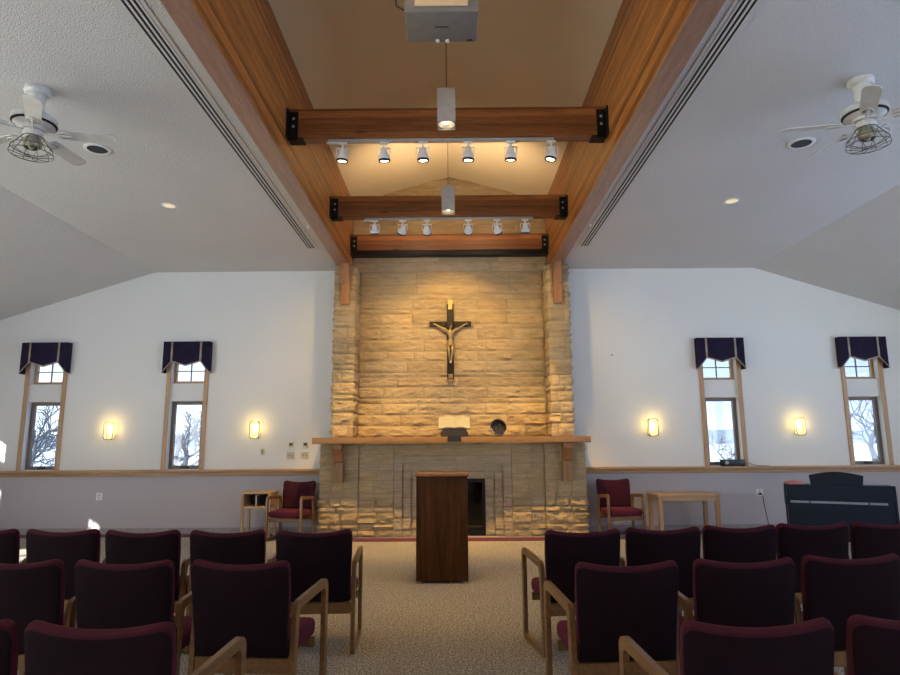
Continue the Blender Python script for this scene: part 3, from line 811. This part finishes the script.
# pink cloth on its left end
mb = MB(); bm = mb.bm; n = 12
vs = [[None] * (n + 1) for _ in range(n + 1)]
for i in range(n + 1):
    for j in range(n + 1):
        u, v = i / n * 2 - 1, j / n * 2 - 1
        e = max(0, 1 - (u * u + v * v) * .62)
        z = .004 + .055 * e ** .6 * (.55 + .6 * abs(noise.noise(Vector((u * 2.6, v * 2.6, 3.3)))))
        vs[i][j] = bm.verts.new((u * .11, v * .09, z))
bot = [[bm.verts.new((v_.co.x, v_.co.y, 0)) for v_ in row] for row in vs]
for i in range(n):
    for j in range(n):
        mb._f([vs[i][j], vs[i + 1][j], vs[i + 1][j + 1], vs[i][j + 1]]); mb._f([bot[i][j], bot[i][j + 1], bot[i + 1][j + 1], bot[i + 1][j]])
for k in range(n):
    mb._f([vs[k][0], vs[k + 1][0], bot[k + 1][0], bot[k][0]]); mb._f([vs[k][n], bot[k][n], bot[k + 1][n], vs[k + 1][n]])
    mb._f([vs[0][k], bot[0][k], bot[0][k + 1], vs[0][k + 1]]); mb._f([vs[n][k], vs[n][k + 1], bot[n][k + 1], bot[n][k]])
o = mb.build('crumpled_cloth', 'pink_cloth', smooth=True, loc=(4.83, 9.10, .906)); tag(o, 'crumpled pink cloth on the left end of the piano', 'cloth')

# small projector / device on the chair rail
t = thing('sill_device', 'small black box device lying on chair rail at the window', 'device', (4.78, YW - .145, 1.076))
mb = MB(); mb.box(-.20, .20, 0, .118, .008, .115, .012, 2); mb.build('case', 'black_plastic', t, smooth=True)
mb = MB(); mb.box(-.02, .12, -.003, .0, .03, .09, .001); mb.build('vent_panel', 'speaker_dark', t)
mb = MB(); mb.lathe([(.03, 0), (.03, .012), (.022, .014)], 16, T(-.12, 0, .06) @ RX(90)); mb.build('lens', 'grey_metal', t, smooth=True)
for x in (-.17, .17):
    mb = MB(); mb.box(x - .015, x + .015, .02, .10, 0, .009); mb.build('foot', 'black_plastic', t)
mb = MB(); mb.tube([(.2, .06, .04), (.26, .05, .06), (.33, .055, .03), (.42, .05, .006), (.62, .055, .006)], .004, 6); mb.build('cable', 'cord_black', t, smooth=True)

# ------------------------------------------------------------------ wall devices
def plate(name, label, cat, x, z, w, h, mat, kids, group=None):
    t = thing(name, label, cat, (x, YW, z), 0, group)
    mb = MB(); mb.box(-w / 2, w / 2, -.008, .002, -h / 2, h / 2, .003); mb.build('cover_plate', mat, t)
    kids(t); return t
def outlet_k(t):
    for dz in (-.024, .024):
        mb = MB(); mb.lathe([(.019, 0), (.018, .004)], 14, T(0, -.008, dz) @ RX(90))
        mb.box(-.008, -.005, -.0125, -.0118, dz - .006, dz + .006); mb.box(.005, .008, -.0125, -.0118, dz - .006, dz + .006); mb.build('socket', 'almond_plastic', t)
plate('wall_outlet', 'white wall outlet low on the left wall between the windows', 'outlet', -6.09, .63, .11, .125, 'white_plastic', outlet_k)
plate('wall_outlet', 'white wall outlet with a plugged cord left of the piano', 'outlet', 5.24, .63, .12, .125, 'white_plastic', outlet_k)
t = thing('power_cord', 'dark power cord hanging from the outlet left of the piano', 'cord', (5.24, YW - .0135, .61))
mb = MB(); mb.box(-.02, .02, -.03, -.0, -.015, .02, .005); mb.build('plug', 'black_plastic', t)
mb = MB(); mb.tube([(0, -.031, 0), (.02, -.05, -.03), (.03, -.05, -.15), (.05, -.055, -.32), (.075, -.06, -.50), (.09, -.09, -.592), (.18, -.25, -.599), (.28, -.5, -.599)], .006, 6); mb.build('cable', 'cord_black', t, smooth=True)
def rocker(t):
    mb = MB(); mb.box(-.014, .014, -.013, -.008, -.030, .030, .002); mb.build('toggle', 'wire_grey', t)
def two(t):
    for x in (-.022, .022):
        mb = MB(); mb.box(x - .007, x + .007, -.016, -.008, -.014, .014, .002); mb.build('toggle', 'wire_grey', t)
def stat(t):
    mb = MB(); mb.box(-.042, .042, -.026, -.008, -.045, .045, .004); h = mb.build('housing', 'almond_plastic', t)
    mb = MB(); mb.box(-.028, .028, -.0275, -.0262, -.012, .026); mb.build('display', 'speaker_dark', h)
plate('light_switch', 'narrow tan switch plate below the sconce left of fireplace', 'switch', -3.31, 1.37, .075, .115, 'almond_plastic', rocker)
plate('thermostat', 'upper left white wall control of the four beside the mantel', 'wall control', -2.815, 1.485, .115, .12, 'white_plastic', stat, 'wall controls beside the mantel')
plate('thermostat', 'upper right white wall control of the four beside the mantel', 'wall control', -2.565, 1.485, .115, .12, 'white_plastic', stat, 'wall controls beside the mantel')
plate('light_switch', 'lower left almond switch plate of the four beside the mantel', 'switch', -2.82, 1.305, .135, .125, 'almond_plastic', two, 'wall controls beside the mantel')
plate('light_switch', 'lower right almond switch plate of the four beside the mantel', 'switch', -2.57, 1.305, .135, .125, 'almond_plastic', two, 'wall controls beside the mantel')
mb = MB(); mb.lathe([(.012, 0), (.008, .01), (.006, .03), (.012, .034)], 10, RX(90)); o = mb.build('wall_hook', 'wire_grey', loc=(2.83, YW, 3.02)); tag(o, 'tiny dark hook high on the wall right of the stone pillar', 'hook')

# ------------------------------------------------------------------ sconces
def make_sconce(x, label):
    t = thing('wall_sconce', label, 'wall lamp', (x, YW, 1.745), 0, 'lit wall sconces')
    mb = MB(); mb.box(-.06, .06, -.02, 0, -.12, .12, .004); mb.build('back_plate', 'white_enamel', t)
    w, h, c = .085, .155, .035; oc = [(-w, -h + c), (-w + c, -h), (w - c, -h), (w, -h + c), (w, h - c), (w - c, h), (-w + c, h), (-w, h - c)]
    ic = [(p[0] * .86, p[1] * .92) for p in oc]
    mb = MB(); mb.prism(ic, 'Y', -.105, -.021); mb.build('glass_shade', 'sconce_glow', t)
    mb = MB(); mb.ringprism(oc, ic, 'Y', -.112, -.095); mb.ringprism(oc, ic, 'Y', -.03, -.021)
    mb.box(-.022, -.016, -.113, -.107, -h * .92, h * .92); mb.box(.016, .022, -.113, -.107, -h * .92, h * .92)
    mb.box(-w * .86, w * .86, -.113, -.107, h * .66, h * .69); mb.build('frame', 'wire_grey', t)
    mb = MB(); mb.lathe([(.001, -.05), (.018, -.035), (.022, 0), (.016, .035), (.001, .05)], 14, T(0, -.06, 0)); mb.build('bulb', 'lamp_glow', t, smooth=True)
    return t
s0 = make_sconce(-5.97, 'lit octagonal wall sconce between the two left windows')
dup(s0, (-3.44, YW, 1.745), 0, 'lit octagonal wall sconce between left window and fireplace')
dup(s0, (3.46, YW, 1.745), 0, 'lit octagonal wall sconce between fireplace and right windows')
dup(s0, (6.0, YW, 1.745), 0, 'lit octagonal wall sconce between the two right windows')

for x in (-5.97, -3.44, 3.46, 6.0):
    d = bpy.data.lights.new('sconce_lamp', 'POINT'); d.energy = 7; d.color = (1, .72, .26); d.shadow_soft_size = .05
    o = bpy.data.objects.new('sconce_lamp', d); COL.objects.link(o); o.location = (x, YW - .062, 1.80)

# ------------------------------------------------------------------ ceiling fittings
for s, lab in ((-1, 'three-slot linear air vent in ceiling left of the beam'), (1, 'three-slot linear air vent in ceiling right of the beam')):
    xa, xb = (-2.315, -2.175) if s < 0 else (2.045, 2.185)
    t = thing('air_vent', lab, 'air vent', ((xa + xb) / 2, 0, ZF), 0, kind='thing')
    w = (xb - xa) / 2; y0, y1 = -3.0, 9.62
    mb = MB(); mb.box(-w, w, y0, y1, -.004, -.0005); mb.build('dark_slot', 'slot_dark', t)
    mb = MB(); bw = .017
    for k in range(4):
        x = -w + (2 * w - bw) * k / 3; mb.box(x, x + bw, y0, y1, -.010, -.0042)
    mb.box(-w - .035, -w - .001, y0 - .02, y1 + .02, -.006, -.0005); mb.box(w + .001, w + .035, y0 - .02, y1 + .02, -.006, -.0005); mb.build('bars', 'vent_white', t)
for x, lab in ((-3.72, 'round dark ceiling speaker beside the left fan'), (3.67, 'round dark ceiling speaker beside the right fan')):
    t = thing('ceiling_speaker', lab, 'speaker', (x, 6.14, ZF), 0, 'round ceiling speakers')
    mb = MB(); mb.lathe([(.10, -.003), (.10, -.014), (.125, -.014), (.135, -.006), (.135, -.0005)], 32, caps=False); mb.build('ring', 'white_metal', t, smooth=True)
    mb = MB(); mb.lathe([(.099, -.009), (.099, -.0005)], 32); mb.build('grille', 'speaker_dark', t)
for x, lab in ((-3.69, 'small recessed downlight in the left flat ceiling'), (3.65, 'small recessed downlight in the right flat ceiling')):
    t = thing('recessed_light', lab, 'ceiling light', (x, 7.75, ZF), 0, 'recessed downlights')
    mb = MB(); mb.lathe([(.075, -.004), (.075, -.008), (.095, -.008), (.10, -.0005)], 28, caps=False); mb.build('ring', 'white_metal', t, smooth=True)
    mb = MB(); mb.lathe([(.074, -.004), (.074, -.0005)], 28); mb.build('lens', 'recess_glow', t)

def make_fan(x, y, a0, label):
    t = thing('ceiling_fan', label, 'ceiling fan', (x, y, ZF), 0, 'white ceiling fans')
    mb = MB(); mb.lathe([(.10, 0), (.105, -.03), (.09, -.055), (.07, -.06)], 28); mb.build('canopy', 'white_enamel', t, smooth=True)
    mb = MB(); mb.lathe([(.07, -.06), (.062, -.16), (.058, -.245)], 24); mb.build('neck', 'white_enamel', t, smooth=True)
    mb = MB(); mb.lathe([(.06, -.235), (.13, -.245), (.175, -.275), (.178, -.315), (.15, -.345), (.10, -.36), (.09, -.385), (.02, -.39)], 36); mt = mb.build('motor', 'white_enamel', t, smooth=True)
    mb = MB(); mb.lathe([(.1735, -.324), (.176, -.324), (.163, -.340), (.160, -.339)], 36, caps=False); mb.build('vent_slot', 'slot_dark', mt, smooth=True)
    for k in range(5):
        a = a0 + 72 * k
        mb = MB(); pl = [(.20, -.055), (.30, -.062), (.60, -.068), (.645, -.055), (.66, -.02), (.66, .02), (.645, .055), (.60, .068), (.30, .062), (.20, .055)]
        mb.prism(pl, 'Z', -.004, .004, RZ(a) @ T(0, 0, -.395) @ RX(-14)); bl = mb.build('blade', 'white_enamel', t)
        mb = MB(); K = RZ(a) @ T(0, 0, -.397) @ RX(-14)
        mb.tube([K @ Vector((.07, 0, -.004)), K @ Vector((.16, 0, -.012)), K @ Vector((.30, 0, -.012))], .010, 6)
        mb.tube([K @ Vector((.245 + .06 * math.cos(q), .042 * math.sin(q), -.012)) for q in [2 * PI * i / 16 for i in range(17)]], .006, 6)
        mb.build('blade_iron', 'white_enamel', bl, smooth=True)
    mb = MB(); mb.lathe([(.075, -.39), (.08, -.43), (.06, -.455)], 24); mb.build('light_kit', 'white_enamel', t, smooth=True)
    mb = MB(); mb.lathe([(.055, -.455), (.07, -.48), (.075, -.52), (.06, -.545)], 16, caps=False); mb.lathe([(.03, -.47), (.035, -.53), (.01, -.56)], 12)
    mb.build('lamp_socket', 'socket_grey', t, smooth=True)
    mb = MB(); n = 10
    for (r, z) in ((.085, -.455), (.155, -.55), (.165, -.60)):
        mb.tube([(r * math.cos(q), r * math.sin(q), z) for q in [2 * PI * i / 40 for i in range(41)]], .004, 5)
    for k in range(n):
        a = 2 * PI * k / n; c, s = math.cos(a), math.sin(a)
        mb.tube([(.08 * c, .08 * s, -.452), (.155 * c, .155 * s, -.55), (.165 * c, .165 * s, -.60), (.06 * c, .06 * s, -.625), (0, 0, -.628)], .0035, 5)
    mb.build('wire_cage', 'wire_grey', t, smooth=True)
    return t
make_fan(-3.61, 5.02, 15, 'white ceiling fan with wire cage light above the left chairs')
make_fan(3.55, 4.99, 25, 'white ceiling fan with wire cage light above the right chairs')

# sprinkler head
for s, x in ((-1, -2.06), (1, 1.99)):
    t = thing('sprinkler_head', 'small sprinkler head in ceiling beside the %s beam end' % ('left' if s < 0 else 'right'), 'sprinkler', (x, 8.6, ZF))
    mb = MB(); mb.lathe([(.028, 0), (.028, -.008), (.012, -.012), (.012, -.05)], 16); mb.build('body', 'white_metal', t, smooth=True)
    mb = MB(); mb.lathe([(.022, -.052), (.022, -.055)], 16); mb.build('deflector', 'grey_metal', t)

# ------------------------------------------------------------------ tracks, spots
LIGHTS = []
def spot(name, loc, target, power, size, blend, color=(1, .62, .18), radius=.025):
    d = bpy.data.lights.new(name, 'SPOT'); d.energy = power; d.spot_size = R(size); d.spot_blend = blend; d.color = color; d.shadow_soft_size = radius
    o = bpy.data.objects.new(name, d); COL.objects.link(o); o.location = loc
    o.rotation_euler = (Vector(target) - Vector(loc)).to_track_quat('-Z', 'Y').to_euler(); return o
def track(x0, x1, y, z, label):
    t = thing('light_track', label, 'light track', (0, y, z), 0, 'spotlight tracks', kind='thing')
    mb = MB(); mb.box(x0, x1, -.02, .02, -.035, -.001, .003); mb.build('rail', 'grey_metal', t)
    mb = MB(); mb.box(x0 - .02, x0 + .16, -.024, .024, -.045, -.036, .003); mb.build('feed_box', 'white_metal', t)
def head(x, y, z, target, label, group):
    t = thing('track_spotlight', label, 'spotlight', (x, y, z), 0, group)
    mb = MB(); mb.box(-.05, .05, -.018, .018, -.022, 0, .003); mb.build('adapter', 'white_metal', t)
    piv = Vector((0, 0, -.15))
    mb = MB(); mb.lathe([(.012, -.022), (.012, -.07)], 10)
    mb.box(-.072, .072, -.012, .012, -.078, -.066, .002)
    for s in (-1, 1): mb.box(s * .066, s * .072, -.012, .012, -.16, -.078)
    mb.build('yoke', 'white_metal', t)
    d = (Vector(target) - Vector((x, y, z)) - piv).normalized()
    K = Matrix.Translation(piv) @ d.to_track_quat('Z', 'Y').to_matrix().to_4x4()
    mb = MB(); mb.lathe([(.026, -.075), (.034, -.06), (.040, -.01), (.058, .005), (.064, .03), (.064, .055)], 22, K); bd = mb.build('lamp_body', 'white_metal', t, smooth=True)
    mb = MB(); mb.lathe([(.065, .05), (.066, .074), (.050, .074), (.049, .060)], 20, K, caps=False); mb.build('baffle', 'black_plastic', bd, smooth=True)
    mb = MB(); mb.lathe([(.049, .057), (.042, .066), (.02, .07)], 18, K); mb.build('lens', 'lamp_glow', bd, smooth=True)
    return Vector((x, y, z)) + piv + d * .09
track(-1.36, 1.14, 6.475, 4.849, 'longer grey spotlight track under the nearest cross beam')
track(-1.30, 1.22, 8.93, 4.839, 'grey spotlight track under the middle cross beam')
names = ['first', 'second', 'third', 'fourth', 'fifth', 'sixth']
aim1 = [(-1.5, 6.9, 0), (-.5, 7.3, 0), (-.2, 7.0, 0), (.1, 7.0, 0), (.5, 7.4, 0), (.2, 6.8, 0)]
for k, x in enumerate((-1.20, -.74, -.31, .19, .66, 1.11)):
    p = head(x, 6.475, 4.813, aim1[k], 'white spotlight, %s from the left on the nearest track' % names[k], 'spotlights on the nearest track')
    spot('track_lamp', p, aim1[k], 60, 62, .8)
aim2 = [(-1.15, 10.42, .05), (-1.6, 10.6, 2.7), (-.25, 10.9, 3.35), (.15, 10.9, 3.35), (1.6, 10.6, 2.7), (1.15, 10.42, .05)]
sz2 = [60, 92, 72, 72, 92, 60]
pw2 = [900, 115, 145, 145, 115, 900]
for k, x in enumerate((-1.15, -.73, -.37, .25, .68, 1.10)):
    p = head(x, 8.93, 4.803, aim2[k], 'white spotlight, %s from the left on the middle track' % names[k], 'spotlights on the middle track')
    spot('track_lamp', p, aim2[k], pw2[k], sz2[k], .95 if k in (0, 5) else .8)

# pendants; the third is unseen, added to light the near vault
for y, zb, lab, up_w in ((6.0, 4.75, 'taupe box pendant lamp hanging before the nearest cross beam', 0), (8.4, 4.72, 'taupe box pendant lamp hanging before the middle cross beam', 0),
                         (1.2, 4.75, 'added unseen taupe box pendant lamp above the seating, behind the projector', 230)):
    t = thing('pendant_lamp', lab, 'pendant lamp', (-.045, y, zb), 0, 'box pendant lamps')
    mb = MB(); w = .092
    for a, b, c, d in ((-w, w, -w, -w + .006), (-w, w, w - .006, w), (-w, -w + .006, -w + .006, w - .006), (w - .006, w, -w + .006, w - .006)): mb.box(a, b, c, d, 0, .37)
    mb.box(-w + .006, w - .006, -w + .006, w - .006, .364, .37); mb.build('housing', 'pendant_taupe', t)
    mb = MB(); mb.lathe([(.085, .012), (.05, .06), (.03, .09)], 24, caps=False); mb.build('reflector', 'projector_plate', t, smooth=True)
    mb = MB(); mb.lathe([(.028, .088), (.033, .055), (.02, .03), (.001, .024)], 18); mb.build('bulb', 'lamp_glow', t, smooth=True)
    mb = MB(); mb.tube([(0, 0, .37), (0, 0, ZAP - zb - .02)], .004, 6); mb.build('cord', 'cord_black', t)
    mb = MB(); mb.lathe([(.06, ZAP - zb - .06), (.055, ZAP - zb - .035), (.01, ZAP - zb - .025)], 20); mb.build('canopy', 'white_metal', t, smooth=True)
    spot('pendant_lamp_light', (-.045, y, zb + .015), (-.045, y, 0), 60, 100, .9, radius=.04)
    if up_w: spot('pendant_lamp_light', (-.045, y, zb + .385), (-.045, y + .25, 9), up_w, 140, .7, radius=.05)

# unseen uplights added behind the middle cross beam to brighten the vault
for x, lab in ((-.62, 'added unseen uplight on the far side of middle cross beam, left of centre'), (.56, 'added unseen uplight on the far side of middle cross beam, right of centre')):
    t = thing('uplight', lab, 'uplight', (x, 9.073, 5.02), 0, 'added uplights on the middle cross beam')
    mb = MB(); mb.lathe([(.036, 0), (.036, .015), (.030, .02), (.034, .07)], 18); mb.box(-.012, .012, -.045, -.03, .0, .05); mb.build('body', 'steel_black', t, smooth=True)
    mb = MB(); mb.lathe([(.030, .071), (.02, .074)], 18); mb.build('lens', 'lamp_glow', t)
    spot('added_uplight_lamp', (x, 9.075, 5.115), (x * 1.05, 9.9, 6.1), 62, 160, .8, color=(1, .72, .42), radius=.04)

# projector
t = thing('projector', 'grey ceiling projector hanging on a pole above the aisle', 'projector', (-.055, 3.57, 4.23))
mb = MB(); mb.box(-.235, .235, 0, .31, 0, .16, .012, 2); mb.build('case', 'projector_grey', t, smooth=True)
for x in (-.03, .035):
    mb = MB(); mb.lathe([(.012, 0), (.012, -.014)], 12, T(x, .285, 0)); mb.build('foot', 'white_plastic', t)
mb = MB(); mb.box(-.045, .045, .14, .152, -.002, -.0003); mb.build('name_plate', 'speaker_dark', t)
mb = MB(); mb.box(.17, .205, .275, .298, -.002, -.0003); mb.build('sticker', 'black_plastic', t)
mb = MB(); mb.box(-.17, .17, -.010, -.0005, .035, .15, .003)
for x in (-.12, -.07, -.02, .03, .08, .13): mb.lathe([(.012, 0), (.012, .01)], 10, T(x, -.01, .09) @ RX(90))
mb.build('rear_panel', 'projector_plate', t)
mb = MB(); mb.box(-.15, .15, .06, .25, .162, .175); mb.box(-.03, .03, .1, .18, .175, .26); mb.lathe([(.025, .26), (.025, ZAP - 4.23 - .03)], 16, T(0, .14, 0)); mb.lathe([(.09, ZAP - 4.23 - .05), (.09, ZAP - 4.23 - .03)], 20, T(0, .14, 0)); mb.build('mount', 'white_metal', t)
mb = MB(); mb.tube([(-.236, .08, .07), (-.29, .06, .09), (-.30, .03, .16), (-.26, .0, .22), (-.2, .05, .25), (-.03, .14, .26)], .006, 6); mb.build('cable', 'cord_black', t, smooth=True)
mb = MB(); mb.box(-.27, -.225, -.03, .02, .195, .235, .004); mb.build('plug', 'black_plastic', t)

# ------------------------------------------------------------------ outside
mb = MB(); mb.box(-120, 120, YW + .6, 260, -.7, -.5); tag(mb.build('ground', 'snow'), 'snowy ground outside the windows', 'ground', kind='structure')
mb = MB(); pts = [(-260, -.6)] + [(-260 + 520 * i / 60, 4.5 + 5 * noise.noise(Vector((i * .21, 1.7, 0))) + 2 * noise.noise(Vector((i * .6, 4.7, 0)))) for i in range(61)] + [(260, -.6)]
mb.prism(pts, 'Y', 230, 255); tag(mb.build('hills', 'hill_blue'), 'distant blue wooded hills outside the windows', 'hills', kind='structure')
def tree(x, y, h, seed, label):
    rg = random.Random(seed); mb = MB()
    def grow(p, d, L, r, lv):
        pts = [p]; n = 3
        for k in range(n):
            d = (d + Vector((rg.uniform(-.22, .22), rg.uniform(-.22, .22), rg.uniform(-.06, .12)))).normalized()
            p = p + d * L / n; pts.append(p)
        mb.tube(pts, r, 6 if lv < 2 else 3, max(.013, r * .6), caps=False)
        if lv >= 4: return
        for k in range((4, 4, 4, 3, 3)[lv]):
            a = rg.uniform(0, 2 * PI); s = rg.uniform(.5, 1.0)
            o = Matrix.Rotation(a, 3, d) @ d.orthogonal().normalized()
            q = pts[rg.choice((1, 2, 2, 3))] if k else pts[-1]
            grow(q, (d * (1 - s * .5) + o * s).normalized(), L * rg.uniform(.6, .8), max(.015, r * .55), lv + 1)
    grow(Vector((0, 0, 0)), Vector((0, 0, 1)), h * .24, h * .02, 0)
    o = mb.build('bare_tree', 'bark', loc=(x, y, -.51)); return tag(o, label, 'tree', 'bare trees outside')
tree(-14.6, 22.0, 7.2, 3, 'bare tree seen through the leftmost front window')
tree(-9.5, 22.0, 6.8, 5, 'bare tree seen through the window left of fireplace')
tree(-12.8, 29, 7.4, 15, 'bare tree farther back seen through the window left of fireplace')
tree(-20.5, 30, 7.6, 9, 'bare tree farther back seen through the leftmost front window')
tree(12.4, 29, 4.2, 6, 'small bare tree seen through the window right of fireplace')
tree(15.0, 22.5, 7.4, 12, 'bare tree seen through the window behind the piano')

# ------------------------------------------------------------------ lights
w = bpy.data.worlds.new('sky'); scene.world = w; w.use_nodes = True
nt = w.node_tree; bg = nt.nodes['Background']; bg.inputs[1].default_value = 8.0
tc = nt.nodes.new('ShaderNodeTexCoord'); sp = nt.nodes.new('ShaderNodeSeparateXYZ'); nt.links.new(tc.outputs['Generated'], sp.inputs[0])
rx = nt.nodes.new('ShaderNodeValToRGB'); rz_ = nt.nodes.new('ShaderNodeValToRGB'); ml = nt.nodes.new('ShaderNodeMix'); ml.data_type = 'RGBA'; ml.blend_type = 'MULTIPLY'; ml.inputs[0].default_value = 1
mr = nt.nodes.new('ShaderNodeMath'); mr.operation = 'MULTIPLY_ADD'; mr.inputs[1].default_value = .5; mr.inputs[2].default_value = .5
mr2 = nt.nodes.new('ShaderNodeMath'); mr2.operation = 'MULTIPLY_ADD'; mr2.inputs[1].default_value = .5; mr2.inputs[2].default_value = .5
nt.links.new(sp.outputs['X'], mr.inputs[0]); nt.links.new(sp.outputs['Z'], mr2.inputs[0])
nt.links.new(mr.outputs[0], rx.inputs[0]); nt.links.new(mr2.outputs[0], rz_.inputs[0])
rx.color_ramp.elements[0].color = (1.15, 1.12, 1.03, 1); rx.color_ramp.elements[1].color = (.42, .53, .78, 1)   # sun side / shade side
rz_.color_ramp.elements[0].position = .48; rz_.color_ramp.elements[0].color = (1.7, 1.7, 1.7, 1)            # sunlit snow below the horizon
rz_.color_ramp.elements[1].position = .52; rz_.color_ramp.elements[1].color = (1, 1, 1, 1)
nt.links.new(rx.outputs[0], ml.inputs[6]); nt.links.new(rz_.outputs[0], ml.inputs[7]); nt.links.new(ml.outputs[2], bg.inputs[0])
def portal(loc, rot, sx, sy):
    d = bpy.data.lights.new('window_portal', 'AREA'); d.shape = 'RECTANGLE'; d.size = sx; d.size_y = sy
    d.cycles.is_portal = True
    o = bpy.data.objects.new('window_portal', d); COL.objects.link(o); o.location = loc; o.rotation_euler = rot
for a, b in WIDE_R:
    if (a, b) in WIDE_L: portal((XL - .23, (a + b) / 2, 1.85), (R(90), 0, R(-90)), b - a, 2.5)
    portal((XR + .23, (a + b) / 2, 1.85), (R(90), 0, R(90)), b - a, 2.5)
for y in LW:
    portal((XL - .23, y, 2.05), (R(90), 0, R(-90)), .51, 1.94)
for a, b in RWIN: portal(((a + b) / 2, YB - .23, 1.85), (R(90), 0, R(0)), b - a, 2.5)
for x in FW: portal((x, YW + .23, 2.05), (R(90), 0, R(180)), .51, 1.94)
sd = bpy.data.lights.new('sun', 'SUN'); sd.energy = 26; sd.angle = R(.5); sd.color = (1, .93, .82)
so = bpy.data.objects.new('sun', sd); COL.objects.link(so)
so.rotation_euler = Vector((.70, 1.0, -.55)).to_track_quat('-Z', 'Y').to_euler()

# ------------------------------------------------------------------ camera
cd = bpy.data.cameras.new('camera'); cam = bpy.data.objects.new('camera', cd); COL.objects.link(cam)
cd.sensor_fit = 'HORIZONTAL'; cd.sensor_width = 36; cd.lens = 624 / 900 * 36; cd.clip_start = .05; cd.clip_end = 1000
p, y, r = R(9.33), R(.22), R(-.38)
fw = Vector((-math.sin(y) * math.cos(p), math.cos(y) * math.cos(p), math.sin(p)))
rt = Vector((math.cos(y), math.sin(y), 0)); up = rt.cross(fw)
rt2 = rt * math.cos(r) + up * math.sin(r); up2 = -rt * math.sin(r) + up * math.cos(r)
cam.matrix_world = Matrix(((rt2.x, up2.x, -fw.x, 0), (rt2.y, up2.y, -fw.y, 0), (rt2.z, up2.z, -fw.z, H_EYE), (0, 0, 0, 1)))
scene.camera = cam
vs_ = scene.view_settings; vs_.view_transform = 'Standard'; vs_.look = 'None'; vs_.exposure = 0; vs_.gamma = 1; vs_.use_curve_mapping = False
scene.cycles.use_denoising = True
scene.cycles.max_bounces = 10; scene.cycles.diffuse_bounces = 6; scene.cycles.transparent_max_bounces = 12
scene.cycles.sample_clamp_indirect = 6; scene.cycles.caustics_reflective = False; scene.cycles.caustics_refractive = False
